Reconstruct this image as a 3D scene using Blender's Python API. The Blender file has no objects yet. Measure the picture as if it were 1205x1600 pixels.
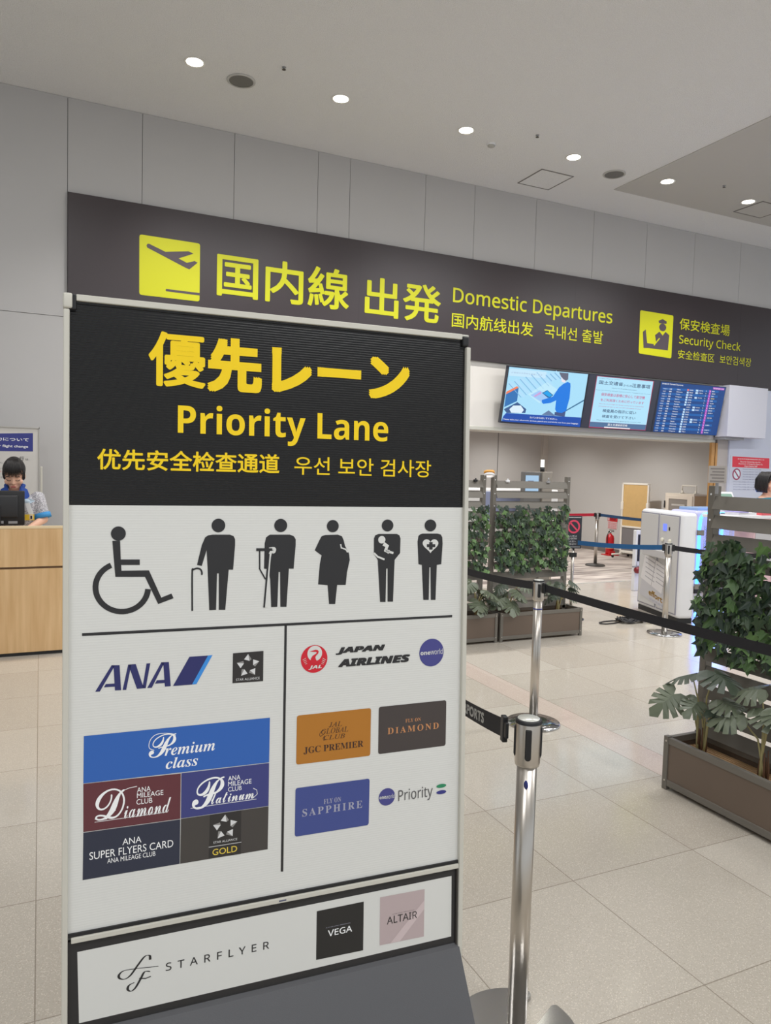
import bpy, bmesh, math, random
from mathutils import Vector, Matrix, noise
PI = math.pi
SC = bpy.context.scene
COL = SC.collection
random.seed(11)

# ------------------------------------------------------------------ camera
FPX, YAW, PITCH, ROLL = 1161.446, 0.435707887, -0.0604816833, 0.0279814923
cy_, sy_ = math.cos(YAW), math.sin(YAW)
fwd = Vector((sy_*math.cos(PITCH), cy_*math.cos(PITCH), math.sin(PITCH)))
rgt = Vector((cy_, -sy_, 0)); upv = rgt.cross(fwd)
r2 = rgt*math.cos(ROLL)+upv*math.sin(ROLL); u2 = upv*math.cos(ROLL)-rgt*math.sin(ROLL)
cam = bpy.data.cameras.new('camera'); cam.sensor_fit = 'VERTICAL'; cam.sensor_height = 36.0
cam.lens = FPX/1600*36.0; cam.clip_end = 200
camo = bpy.data.objects.new('camera', cam); COL.objects.link(camo)
camo.matrix_world = Matrix(((r2.x, u2.x, -fwd.x, 0), (r2.y, u2.y, -fwd.y, 0), (r2.z, u2.z, -fwd.z, 1.65), (0, 0, 0, 1)))
SC.camera = camo

# ------------------------------------------------------------------ world, view, hall fill lights
SC.view_settings.view_transform = 'Standard'; SC.view_settings.look = 'None'
SC.view_settings.exposure = 0.0; SC.view_settings.gamma = 1.0; SC.view_settings.use_curve_mapping = False
W = bpy.data.worlds.new('world'); SC.world = W; W.use_nodes = True
W.node_tree.nodes['Background'].inputs[0].default_value = (0.88, 0.94, 1.0, 1)
W.node_tree.nodes['Background'].inputs[1].default_value = 0.8
CEIL = 5.425
def area(name, loc, sx, sy, power, rot=(0, 0, 0), col=(.98, .99, 1), spread=PI):
    L = bpy.data.lights.new(name, 'AREA'); L.shape = 'RECTANGLE'; L.size = sx; L.size_y = sy; L.energy = power; L.color = col; L.spread = spread
    o = bpy.data.objects.new(name, L); COL.objects.link(o); o.location = loc; o.rotation_euler = rot; return o
def spot(name, loc, power, ang=PI*.62, blend=.9, rad=.06, col=(1, .985, .96), rot=(0, 0, 0)):
    L = bpy.data.lights.new(name, 'SPOT'); L.energy = power; L.spot_size = ang; L.spot_blend = blend; L.shadow_soft_size = rad; L.color = col
    o = bpy.data.objects.new(name, L); COL.objects.link(o); o.location = loc; o.rotation_euler = rot; return o
# unseen area lights added below the ceiling to balance the hall's brightness
for x, y, p in ((-.6, 3.9, 50), (3.0, 3.9, 75), (6.8, 3.9, 88), (10.5, 3.9, 85), (-2.5, -1.5, 110), (2.0, -1.5, 130), (7.0, -1.0, 100)):
    area('hall_fill_light', (x, y, CEIL-.05), 2.4, .5, p)
# ceiling lights in the security passage
for x, y, p in ((6.6, 13.3, 160), (9.2, 13.0, 110), (9.2, 10.8, 170), (7.4, 10.4, 150)):
    spot('passage_light', (x, y, 2.96), p, PI*.75, .8, .05)

# ------------------------------------------------------------------ materials
def lin(c):
    c = c/255.0
    return c/12.92 if c <= .04045 else ((c+.055)/1.055)**2.4
def srgb(t, k=1.0): return tuple(min(.95, lin(v)*k) for v in t)+(1,)
MATS = {}
def mat(name, rgb=(200, 200, 200), rough=.5, metal=0.0, k=1.0, emit=0.0, bump=None, alpha=None, trans=0, noise_amt=None, spec=.5):
    if name in MATS: return MATS[name]
    m = bpy.data.materials.new(name); m.use_nodes = True; nt = m.node_tree; b = nt.nodes['Principled BSDF']
    c = srgb(rgb, k)
    b.inputs['Base Color'].default_value = c; b.inputs['Roughness'].default_value = rough; b.inputs['Metallic'].default_value = metal
    b.inputs['Specular IOR Level'].default_value = spec
    if emit:
        b.inputs['Emission Color'].default_value = c; b.inputs['Emission Strength'].default_value = emit
        b.inputs['Base Color'].default_value = (0.01, 0.01, 0.01, 1); b.inputs['Roughness'].default_value = .35
    if trans: b.inputs['Transmission Weight'].default_value = trans
    if alpha is not None: b.inputs['Alpha'].default_value = alpha
    if bump or noise_amt:
        tc = nt.nodes.new('ShaderNodeTexCoord'); nz = nt.nodes.new('ShaderNodeTexNoise')
        nz.inputs['Scale'].default_value = (bump or noise_amt)[0]; nz.inputs['Detail'].default_value = 4
        nt.links.new(tc.outputs['Object'], nz.inputs['Vector'])
        if bump:
            bp = nt.nodes.new('ShaderNodeBump'); bp.inputs['Strength'].default_value = bump[1]; bp.inputs['Distance'].default_value = bump[2]
            nt.links.new(nz.outputs['Fac'], bp.inputs['Height']); nt.links.new(bp.outputs['Normal'], b.inputs['Normal'])
        if noise_amt:
            mx = nt.nodes.new('ShaderNodeMix'); mx.data_type = 'RGBA'
            d = noise_amt[1]
            mx.inputs[6].default_value = tuple(v*(1-d) for v in c[:3])+(1,); mx.inputs[7].default_value = tuple(min(1, v*(1+d)) for v in c[:3])+(1,)
            nt.links.new(nz.outputs['Fac'], mx.inputs[0]); nt.links.new(mx.outputs[2], b.inputs['Base Color'])
    MATS[name] = m; return m
def nodes(m): return m.node_tree, m.node_tree.nodes['Principled BSDF']

KP = 1.28
for n, c in dict(yellow=(232, 190, 0), ink=(34, 33, 34), ink2=(78, 77, 78), paper=(196, 196, 192), navy=(36, 38, 90), skyblue=(52, 128, 200), char=(40, 37, 36), blue=(40, 88, 162),
                 maroon=(88, 42, 48), indigo=(52, 56, 112), night=(38, 42, 58), charcoal=(60, 56, 53), white=(228, 228, 228), silver=(196, 196, 196), silver2=(128, 126, 124), gold=(206, 182, 70),
                 red=(188, 26, 42), violet=(62, 62, 122), ochre=(160, 104, 32), brown=(56, 32, 22), umber=(60, 53, 51), copper=(176, 122, 80), sapphire=(56, 68, 126), greyink=(150, 150, 166),
                 green=(36, 122, 84), navy2=(46, 48, 116), black=(30, 29, 28), mauve=(168, 152, 152), mauve2=(186, 170, 170), lime=(198, 198, 0), fascia=(72, 62, 68),
                 eblue=(44, 48, 116), posterred=(208, 44, 62), posterring=(150, 60, 90), posterpale=(205, 215, 235)).items():
    mat('print_'+n, c, .38, k=KP if n not in ('lime',) else 1.1)
for n, c in dict(t_sky=(168, 222, 248), t_roll=(176, 222, 250), t_shade=(132, 184, 224), t_pale=(196, 230, 250), t_grey=(160, 180, 210), t_white2=(190, 232, 252), t_lav=(160, 200, 245), t_orange=(240, 128, 88),
                 t_blue2=(40, 112, 180), t_dark=(52, 88, 140), t_white=(220, 238, 250), t_pink=(205, 160, 215), t_dark2=(20, 90, 150), t_cyan=(10, 160, 235), t_line=(56, 110, 150), t_hair=(96, 100, 120),
                 t_skin=(235, 225, 235), t_navy=(60, 80, 130), t_azure=(0, 120, 225), t_slate=(96, 120, 160), t_bar=(0, 72, 170), t_red=(170, 50, 90), t_pale2=(176, 226, 252), t_steel=(76, 110, 150),
                 t_ink=(60, 84, 120), t_crim=(190, 84, 130), t_board=(0, 62, 130), t_board2=(0, 92, 170), t_mag=(180, 70, 190), t_wblk=(196, 224, 250), t_red2=(235, 120, 120), t_gold=(225, 200, 120), t_grey2=(110, 140, 180), white=(232, 242, 255)).items():
    mat('screen_'+n, c, .3, emit=1.0)
def pm(n): return MATS['print_'+n] if 'print_'+n in MATS else MATS['screen_'+n]

STEEL = mat('brushed_steel', (196, 190, 182), .30, 1.0)
STEEL2 = mat('polished_steel', (190, 190, 190), .12, 1.0)
ALU = mat('satin_aluminium', (205, 203, 192), .45, .35)
BLACKP = mat('black_plastic', (26, 26, 28), .45)
BELT = mat('black_webbing', (26, 25, 30), .8)
BRONZE = mat('bronze_frame', (116, 111, 103), .5, .2)
WHITEP = mat('white_plastic', (232, 232, 234), .35)
GREYP = mat('grey_plastic', (150, 150, 152), .5)
BEIGE = mat('beige_paint', (200, 188, 168), .55)
# ------------------------------------------------------------------ mesh helpers
class MB:
    def __init__(s): s.bm = bmesh.new(); s.ms = []
    def mi(s, m):
        if m not in s.ms: s.ms.append(m)
        return s.ms.index(m)
    def face(s, pts, m, smooth=False):
        vs = [s.bm.verts.new(p) for p in pts]
        try: f = s.bm.faces.new(vs)
        except ValueError: return None
        f.material_index = s.mi(m); f.smooth = smooth; return f
    def box(s, a, b, m, bev=0, M=None, seg=2):
        x0, y0, z0 = a; x1, y1, z1 = b
        g = bmesh.new(); bmesh.ops.create_cube(g, size=1)
        for v in g.verts: v.co = Vector(((x0+x1)/2+v.co.x*(x1-x0), (y0+y1)/2+v.co.y*(y1-y0), (z0+z1)/2+v.co.z*(z1-z0)))
        if bev: bmesh.ops.bevel(g, geom=list(g.edges), offset=bev, segments=seg, profile=.5, affect='EDGES')
        s.add(g, m, M, smooth=bool(bev) and seg > 2)
    def add(s, g, m, M=None, smooth=False):
        i = s.mi(m); mp = {}
        for v in g.verts: mp[v] = s.bm.verts.new(M @ v.co if M else v.co)
        for f in g.faces:
            try: n = s.bm.faces.new([mp[v] for v in f.verts])
            except ValueError: continue
            n.material_index = i; n.smooth = smooth or f.smooth
        g.free()
    def cyl(s, p, q, r, m, r2=None, n=24, caps=True, smooth=True):
        p = Vector(p); q = Vector(q); r2 = r if r2 is None else r2
        ax = (q-p).normalized(); t = Vector((0, 0, 1)) if abs(ax.z) < .9 else Vector((1, 0, 0))
        a = ax.cross(t).normalized(); b = ax.cross(a)
        A = []; B = []
        for k in range(n):
            w = 2*PI*k/n; d = a*math.cos(w)+b*math.sin(w)
            A.append(s.bm.verts.new(p+d*r)); B.append(s.bm.verts.new(q+d*r2))
        i = s.mi(m)
        for k in range(n):
            f = s.bm.faces.new((A[k], B[k], B[(k+1) % n], A[(k+1) % n])); f.material_index = i; f.smooth = smooth
        if caps:
            for l in (list(A), list(reversed(B))):
                f = s.bm.faces.new(l); f.material_index = i
    def lathe(s, prof, m, c=(0, 0, 0), n=32, smooth=True, M=None):
        c = Vector(c); rings = []; i = s.mi(m)
        for r, z in prof:
            rings.append([s.bm.verts.new((M @ Vector((r*math.cos(2*PI*k/n), r*math.sin(2*PI*k/n), z)) if M else Vector((r*math.cos(2*PI*k/n), r*math.sin(2*PI*k/n), z)))+c) for k in range(n)])
        for a, b in zip(rings, rings[1:]):
            for k in range(n):
                f = s.bm.faces.new((a[k], a[(k+1) % n], b[(k+1) % n], b[k])); f.material_index = i; f.smooth = smooth
    def tube(s, pts, r, m, n=8, taper=None, caps=True):
        pts = [Vector(p) for p in pts]; rings = []; i = s.mi(m); prev = None
        for k, p in enumerate(pts):
            d = (pts[min(k+1, len(pts)-1)]-pts[max(k-1, 0)]).normalized()
            if prev is None:
                t = Vector((0, 0, 1)) if abs(d.z) < .9 else Vector((1, 0, 0)); a = d.cross(t).normalized()
            else: a = (prev-d*prev.dot(d)).normalized()
            prev = a; b = d.cross(a)
            rr = r if taper is None else r*taper(k/(len(pts)-1))
            rings.append([s.bm.verts.new(p+(a*math.cos(2*PI*j/n)+b*math.sin(2*PI*j/n))*rr) for j in range(n)])
        for a, b in zip(rings, rings[1:]):
            for j in range(n):
                f = s.bm.faces.new((a[j], a[(j+1) % n], b[(j+1) % n], b[j])); f.material_index = i; f.smooth = True
        if caps:
            for l in (list(reversed(rings[0])), rings[-1]):
                try: f = s.bm.faces.new(l); f.material_index = i
                except ValueError: pass
    def ball(s, c, r, m, sc=(1, 1, 1), seg=20, M=None):
        g = bmesh.new(); bmesh.ops.create_uvsphere(g, u_segments=seg, v_segments=seg//2+2, radius=r)
        for v in g.verts: v.co = Vector((v.co.x*sc[0], v.co.y*sc[1], v.co.z*sc[2]))
        T = Matrix.Translation(Vector(c))
        s.add(g, m, (T @ M) if M else T, smooth=True)
    def slab(s, pts, d, m, smooth=False):
        """closed prism: polygon pts swept by vector d"""
        d = Vector(d); A = [s.bm.verts.new(p) for p in pts]; B = [s.bm.verts.new(Vector(p)+d) for p in pts]; i = s.mi(m)
        fs = [s.bm.faces.new(A), s.bm.faces.new(list(reversed(B)))]
        n = len(A)
        for k in range(n): fs.append(s.bm.faces.new((A[k], B[k], B[(k+1) % n], A[(k+1) % n])))
        for f in fs: f.material_index = i
    def build(s, name, parent=None, loc=None, recalc=True):
        me = bpy.data.meshes.new(name)
        if recalc: bmesh.ops.recalc_face_normals(s.bm, faces=list(s.bm.faces))
        s.bm.to_mesh(me); s.bm.free()
        for m in s.ms: me.materials.append(m)
        o = bpy.data.objects.new(name, me); COL.objects.link(o)
        if parent: o.parent = parent
        if loc: o.location = loc
        return o
def tag(o, label=None, cat=None, group=None, kind=None):
    if label: o['label'] = label
    if cat: o['category'] = cat
    if group: o['group'] = group
    if kind: o['kind'] = kind
    return o
def thing(name, label, cat, loc=(0, 0, 0), rz=0, group=None):
    o = bpy.data.objects.new(name, None); COL.objects.link(o); o.empty_display_size = .1
    o.location = loc; o.rotation_euler = (0, 0, rz); return tag(o, label, cat, group)
def struct(name, mb): return tag(mb.build(name), kind='structure')
def one(mb, name, loc, m_fn=None): pass
def copy_tree(o, parent=None):
    c = o.copy(); COL.objects.link(c); c.parent = parent
    for ch in list(o.children): copy_tree(ch, c)
    return c
# ------------------------------------------------------------------ flat print: text and shapes laid on a surface
_TC = {}
def glyphs(s, sp=1.0):
    key = (s, sp)
    if key in _TC: return _TC[key]
    c = bpy.data.curves.new('tmp', 'FONT'); c.body = s; c.space_character = sp; c.resolution_u = 4
    o = bpy.data.objects.new('tmp', c); COL.objects.link(o)
    bpy.context.view_layer.update()
    dg = bpy.context.evaluated_depsgraph_get(); ev = o.evaluated_get(dg); me = ev.to_mesh()
    V = [(v.co.x, v.co.y) for v in me.vertices]; Fc = [tuple(p.vertices) for p in me.polygons]
    ev.to_mesh_clear(); bpy.data.objects.remove(o); bpy.data.curves.remove(c)
    _TC[key] = (V, Fc); return V, Fc
CAPH = max(v[1] for v in glyphs('H')[0])
def put_text(mb, T, m, s, box, mode, bold, sp, layer):
    V, Fc = glyphs(s, sp)
    if not V: return
    xs = [v[0] for v in V]; ys = [v[1] for v in V]
    x0, x1, y0, y1 = min(xs)-bold, max(xs)+bold, min(ys)-bold, max(ys)+bold
    if mode == 'cap': y0, y1 = -bold, (CAPH if max(map(ord, s)) < 0x1D400 else .714)+bold
    u0, v0, u1, v1 = box
    offs = [(0, 0)] if bold == 0 else [(bold*math.cos(2*PI*k/8), bold*math.sin(2*PI*k/8)) for k in range(8)] if bold < .03 else [(bold*a, bold*b) for a in (-1, 0, 1) for b in (-1, 0, 1) if a or b]+([(0, 0)] if bold > .02 else [])
    i = mb.mi(m)
    for kk, (dx, dy) in enumerate(offs):
        vs = [mb.bm.verts.new(T(u0+(x+dx-x0)/(x1-x0)*(u1-u0), v0+(y+dy-y0)/(y1-y0)*(v1-v0), layer+.08*kk)) for x, y in V]
        for f in Fc:
            try: q = mb.bm.faces.new([vs[k] for k in f]); q.material_index = i
            except ValueError: pass
def smooth_path(pts, n=6):
    P = [Vector((p[0], p[1], 0)) for p in pts]
    if len(P) < 3: return P
    out = []
    for i in range(len(P)-1):
        p0 = P[max(i-1, 0)]; p1 = P[i]; p2 = P[i+1]; p3 = P[min(i+2, len(P)-1)]
        for k in range(n):
            t = k/n
            out.append(.5*((2*p1)+(p2-p0)*t+(2*p0-5*p1+4*p2-p3)*t*t+(3*p1-p0-3*p2+p3)*t**3))
    out.append(P[-1]); return out
def draw(mb, ops, T):
    """T(u, v, layer) -> point; each op is one printed shape"""
    for op in ops:
        kd, layer = op[0], op[1]
        if kd == 'poly': mb.face([T(u, v, layer) for u, v in op[3]], pm(op[2]))
        elif kd == 'rpoly':
            P = [Vector((u, v, 0)) for u, v in op[3]]; r = op[4]; Q = []; n = len(P)
            for k in range(n):
                a = P[k]+(P[k-1]-P[k]).normalized()*r; b = P[k]+(P[(k+1) % n]-P[k]).normalized()*r
                for j in range(7):
                    t = j/6; Q.append(a*(1-t)**2+P[k]*2*t*(1-t)+b*t*t)
            mb.face([T(q.x, q.y, layer) for q in Q], pm(op[2]))
        elif kd == 'ell':
            _, _, c, x, y, rx, ry = op
            mb.face([T(x+rx*math.cos(2*PI*k/48), y+ry*math.sin(2*PI*k/48), layer) for k in range(48)], pm(c))
        elif kd == 'text':
            _, _, c, s, u0, v0, u1, v1, mode, bold, sp, sh = op
            put_text(mb, T, pm(c), s, (u0, v0, u1, v1), mode, bold, sp, layer)
        elif kd == 'stroke':
            _, _, c, w, pts, tp = op
            P = smooth_path(pts) if (tp or len(pts) > 4) else [Vector((p[0], p[1], 0)) for p in pts]
            L = []; R = []
            for k, p in enumerate(P):
                d = (P[min(k+1, len(P)-1)]-P[max(k-1, 0)]).normalized(); nn = Vector((-d.y, d.x, 0))
                ww = w*.5*((.35+1.1*abs(d.y)**1.5) if tp else 1)
                L.append(p+nn*ww); R.append(p-nn*ww)
            for k in range(len(P)-1):
                mb.face([T(q.x, q.y, layer) for q in (L[k], L[k+1], R[k+1], R[k])], pm(c))
        elif kd == 'stars':
            _, _, x, y, R = op
            for k in range(5):
                a = PI/2+2*PI*k/5
                def p(r, da): return T(x+R*r*math.cos(a+da), y+R*r*math.sin(a+da), layer)
                tip, l, r_, mid = p(1.0, .0), p(.66, .56), p(.60, -.50), p(.38, .0)
                mid = p(.42, -.25)
                mb.face([tip, l, mid], pm('silver')); mb.face([tip, mid, r_], pm('silver2'))
PRINT = {
 'headline_lettering': [
  ('text', 2, 'yellow', '優', -0.2827, 1.8006, -0.1702, 1.9111, 'box', 0.021, 1.0, 0),
  ('text', 2, 'yellow', '先レーン', -0.1671, 1.7966, 0.2863, 1.9094, 'box', 0.042, 1.0, 0),
  ('text', 2, 'yellow', '𝗣𝗿𝗶𝗼𝗿𝗶𝘁𝘆 𝗟𝗮𝗻𝗲', -0.225, 1.7091, 0.2355, 1.7645, 'cap', 0.0, 1.0, 0),
  ('text', 2, 'yellow', '优先安全检查通道', -0.3773, 1.6306, -0.0142, 1.6724, 'box', 0.018, 1.0, 0),
  ('text', 2, 'yellow', '우선 보안 검사장', 0.0185, 1.6297, 0.3435, 1.6691, 'box', 0.006, 1.0, 0),
 ],
 'wheelchair_pictogram': [
  ('ell', 2, 'ink',-0.3376, 1.505,0.0139,0.0141),
  ('poly', 1, 'ink',((-0.3489, 1.4909),(-0.3343, 1.4907),(-0.3329, 1.4536),(-0.297, 1.4528),(-0.2969, 1.4419),(-0.3322, 1.4427),(-0.3315, 1.4312),(-0.2793, 1.4305),(-0.2553, 1.3747),(-0.2354, 1.3822),(-0.2313, 1.3724),(-0.2612, 1.3618),(-0.287, 1.4177),(-0.3429, 1.4193))),
  ('poly', 1, 'ink',((-0.3531, 1.4474),(-0.3598, 1.444),(-0.3658, 1.4398),(-0.3712, 1.4348),(-0.3758, 1.4291),(-0.3795, 1.4228),(-0.3823, 1.4161),(-0.3841, 1.409),(-0.3848, 1.4017),(-0.3845, 1.3943),(-0.3832, 1.387),(-0.3809, 1.3799),(-0.3776, 1.3731),(-0.3734, 1.3668),(-0.3683, 1.3611),(-0.3626, 1.3561),(-0.3561, 1.3519),(-0.3492, 1.3485),(-0.3419, 1.3461),(-0.3343, 1.3447),(-0.3267, 1.3444),(-0.3191, 1.3451),(-0.3117, 1.3468),(-0.3046, 1.3495),(-0.2981, 1.3532),(-0.2921, 1.3578),(-0.2869, 1.3632),(-0.2826, 1.3693),(-0.2792, 1.3759),(-0.2768, 1.383),(-0.2754, 1.3904),(-0.2753, 1.3923),(-0.2865, 1.3935),(-0.2866, 1.392),(-0.2877, 1.3861),(-0.2896, 1.3804),(-0.2923, 1.3751),(-0.2958, 1.3702),(-0.2999, 1.3659),(-0.3046, 1.3622),(-0.3099, 1.3593),(-0.3155, 1.3571),(-0.3214, 1.3557),(-0.3275, 1.3551),(-0.3336, 1.3554),(-0.3397, 1.3565),(-0.3455, 1.3584),(-0.3511, 1.3611),(-0.3562, 1.3644),(-0.3609, 1.3685),(-0.3649, 1.373),(-0.3683, 1.3781),(-0.371, 1.3835),(-0.3728, 1.3892),(-0.3739, 1.3951),(-0.3741, 1.401),(-0.3735, 1.4068),(-0.3721, 1.4125),(-0.3699, 1.4179),(-0.3669, 1.423),(-0.3632, 1.4275),(-0.3589, 1.4315),(-0.354, 1.4349),(-0.3487, 1.4375))),
 ],
 'cane_pictogram': [
  ('ell', 2, 'ink',-0.142, 1.5204,0.014,0.0141),
  ('poly', 1, 'ink',((-0.1544, 1.5015),(-0.118, 1.5012),(-0.1102, 1.4976),(-0.1073, 1.4911),(-0.1072, 1.479),(-0.111, 1.4276),(-0.1202, 1.4279),(-0.1266, 1.344),(-0.14, 1.3446),(-0.1406, 1.4206),(-0.1441, 1.4207),(-0.1456, 1.3448),(-0.1595, 1.3447),(-0.1636, 1.4339),(-0.1659, 1.4692),(-0.1754, 1.437),(-0.185, 1.4393),(-0.1757, 1.4799),(-0.1689, 1.496),(-0.1627, 1.5001))),
  ('stroke', 2, 'ink',0.0034,((-0.1939, 1.3449),(-0.1945, 1.4241),(-0.1918, 1.4297),(-0.1849, 1.4323),(-0.1781, 1.43),(-0.1753, 1.4243),(-0.1752, 1.4187)),0),
 ],
 'crutch_pictogram': [
  ('ell', 2, 'ink',-0.0101, 1.52,0.0141,0.0142),
  ('poly', 1, 'ink',((-0.0336, 1.5005),(0.0102, 1.5002),(0.0193, 1.4964),(0.0231, 1.4898),(0.0232, 1.4773),(0.0192, 1.4265),(0.0087, 1.4268),(0.0042, 1.3446),(-0.0092, 1.3452),(-0.0107, 1.42),(-0.0137, 1.42),(-0.0159, 1.3455),(-0.0293, 1.3454),(-0.032, 1.4052),(-0.0366, 1.4272),(-0.0454, 1.4281),(-0.0445, 1.4818),(-0.0416, 1.4948))),
  ('stroke', 2, 'paper',0.0059,((-0.0348, 1.47),(-0.0238, 1.4706),(-0.0244, 1.4633),(-0.0339, 1.4526),(-0.0403, 1.3451)),0),
  ('stroke', 3, 'ink',0.0059,((-0.0626, 1.469),(-0.0282, 1.4685)),0),
  ('stroke', 3, 'ink',0.0029,((-0.0553, 1.4674),(-0.0549, 1.4277),(-0.0423, 1.4055)),0),
  ('stroke', 3, 'ink',0.0037,((-0.0355, 1.4599),(-0.0447, 1.3453)),0),
 ],
 'pregnant_pictogram': [
  ('ell', 2, 'ink',0.1067, 1.5182,0.0137,0.0135),
  ('poly', 1, 'ink',((0.0897, 1.4988),(0.1187, 1.4993),(0.1283, 1.4955),(0.1323, 1.4871),(0.1357, 1.4743),(0.1454, 1.4567),(0.1472, 1.4431),(0.1411, 1.4152),(0.1383, 1.3872),(0.1184, 1.3879),(0.1142, 1.3458),(0.1, 1.3464),(0.0964, 1.3879),(0.0746, 1.3908),(0.078, 1.4355),(0.0817, 1.4541),(0.0661, 1.4655),(0.0759, 1.4863),(0.0812, 1.4959))),
  ('stroke', 2, 'paper',0.0032,((0.1253, 1.4782),(0.127, 1.4699),(0.1373, 1.4667),(0.1422, 1.4598)),0),
 ],
 'baby_pictogram': [
  ('ell', 2, 'ink',0.2367, 1.5192,0.0141,0.0135),
  ('poly', 1, 'ink',((0.2155, 1.5001),(0.2596, 1.4998),(0.2663, 1.4966),(0.269, 1.4896),(0.2686, 1.4561),(0.2553, 1.4408),(0.2524, 1.3454),(0.239, 1.3459),(0.238, 1.4211),(0.2347, 1.4212),(0.2341, 1.3453),(0.2208, 1.3459),(0.2138, 1.4417),(0.2045, 1.4557),(0.2041, 1.4902),(0.2073, 1.4971))),
  ('ell', 2, 'paper',0.2231, 1.4869,0.0087,0.0085),
  ('stroke', 2, 'paper',0.0092,((0.2273, 1.4777),(0.2365, 1.4721),(0.2325, 1.4629),(0.2417, 1.4589)),0),
  ('stroke', 2, 'paper',0.005,((0.2325, 1.4614),(0.2518, 1.4564)),0),
  ('stroke', 2, 'paper',0.0041,((0.2045, 1.4572),(0.2137, 1.4486),(0.2303, 1.4421)),0),
 ],
 'heart_pictogram': [
  ('ell', 2, 'ink',0.344, 1.5189,0.0149,0.0138),
  ('poly', 1, 'ink',((0.3243, 1.5001),(0.3627, 1.4998),(0.3715, 1.4973),(0.3751, 1.4909),(0.3762, 1.4766),(0.3734, 1.4281),(0.362, 1.4267),(0.3597, 1.3449),(0.3475, 1.3454),(0.3455, 1.4216),(0.3428, 1.4216),(0.3422, 1.3456),(0.3283, 1.3462),(0.3236, 1.4276),(0.315, 1.4294),(0.3117, 1.4813),(0.314, 1.4947),(0.3174, 1.4978))),
  ('poly', 2, 'paper',((0.3446, 1.4788),(0.3447, 1.4793),(0.3452, 1.4809),(0.3464, 1.4829),(0.3486, 1.4849),(0.3516, 1.4863),(0.3551, 1.4866),(0.3587, 1.4857),(0.3618, 1.4836),(0.364, 1.4807),(0.3648, 1.4774),(0.3641, 1.4739),(0.362, 1.4706),(0.359, 1.4675),(0.3555, 1.4646),(0.352, 1.4619),(0.349, 1.4594),(0.3468, 1.4571),(0.3455, 1.4552),(0.345, 1.454),(0.345, 1.4535),(0.3449, 1.454),(0.3444, 1.4552),(0.343, 1.4571),(0.3408, 1.4595),(0.3378, 1.4621),(0.3342, 1.4649),(0.3306, 1.4679),(0.3275, 1.4711),(0.3254, 1.4744),(0.3246, 1.4779),(0.3253, 1.4812),(0.3273, 1.484),(0.3303, 1.4859),(0.3339, 1.4868),(0.3374, 1.4864),(0.3404, 1.485),(0.3427, 1.483),(0.344, 1.4809),(0.3445, 1.4793))),
  ('poly', 3, 'ink',((0.3411, 1.4802),(0.3498, 1.4801),(0.3499, 1.4753),(0.3569, 1.4753),(0.357, 1.4681),(0.35, 1.4682),(0.3501, 1.4627),(0.3413, 1.4628),(0.3413, 1.4683),(0.3352, 1.4684),(0.3351, 1.4755),(0.3412, 1.4755))),
 ],
 'divider_lines': [
  ('poly', 1, 'ink',((-0.4036, 1.3109),(0.4039, 1.3075),(0.404, 1.3022),(-0.4036, 1.3052))),
  ('poly', 1, 'ink',((0.0003, 1.3058),(0.0056, 1.3055),(0.0026,0.7682),(-0.0029,0.7692))),
 ],
 'airline_logo': [
  ('poly', 1, 'navy',((-0.3793, 1.1939),(-0.3492, 1.244),(-0.3427, 1.2435),(-0.3708, 1.1935))),
  ('poly', 1, 'navy',((-0.3492, 1.244),(-0.3343, 1.2432),(-0.3311, 1.1929),(-0.3427, 1.1933),(-0.3453, 1.238))),
  ('poly', 1, 'navy',((-0.3632, 1.2014),(-0.3597, 1.2074),(-0.3431, 1.2073),(-0.3431, 1.2009))),
  ('poly', 1, 'navy',((-0.3284, 1.193),(-0.3181, 1.243),(-0.3121, 1.2429),(-0.3215, 1.1927))),
  ('poly', 1, 'navy',((-0.3178, 1.243),(-0.3036, 1.2429),(-0.2906, 1.2007),(-0.2844, 1.1931),(-0.3012, 1.1929))),
  ('poly', 1, 'navy',((-0.2906, 1.1952),(-0.2831, 1.2427),(-0.2758, 1.2428),(-0.2844, 1.1931))),
  ('poly', 1, 'navy',((-0.2814, 1.1931),(-0.2544, 1.2429),(-0.2482, 1.2425),(-0.2727, 1.1927))),
  ('poly', 1, 'navy',((-0.2551, 1.2429),(-0.2398, 1.2425),(-0.2357, 1.1929),(-0.2473, 1.1929),(-0.2503, 1.2358))),
  ('poly', 1, 'navy',((-0.2666, 1.2006),(-0.2629, 1.2072),(-0.2474, 1.2069),(-0.2473, 1.2004))),
  ('poly', 1, 'navy',((-0.2313, 1.1928),(-0.199, 1.2504),(-0.1613, 1.2505),(-0.1935, 1.1926))),
  ('poly', 1, 'skyblue',((-0.1935, 1.1926),(-0.1613, 1.2505),(-0.1521, 1.2509),(-0.1845, 1.1929))),
 ],
 'alliance_logo': [
  ('poly', 1, 'char',((-0.1099, 1.2517),(-0.0452, 1.2524),(-0.0453, 1.1878),(-0.1104, 1.1884))),
  ('stars', 2,-0.0777, 1.2231,0.0251),
  ('text', 2, 'silver', 'STAR ALLIANCE', -0.1031, 1.1925, -0.0529, 1.1976, 'box', 0.0, 1.0, 0),
 ],
 'premium_card': [
  ('poly', 1, 'blue',((-0.3996, 1.1082),(-0.0297, 1.1076),(-0.0307, 1.0112),(-0.4002, 1.0148))),
  ('text', 2, 'white', '𝒫', -0.2779, 1.0496, -0.2241, 1.0962, 'box', 0.006, 1.0, 0),
  ('text', 2, 'white', '𝒓𝒆𝒎𝒊𝒖𝒎', -0.247, 1.0507, -0.1458, 1.0736, 'box', 0.0, 1.0, 0),
  ('text', 2, 'white', '𝒄𝒍𝒂𝒔𝒔', -0.2446, 1.0234, -0.1803, 1.0459, 'box', 0.0, 1.0, 0),
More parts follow.
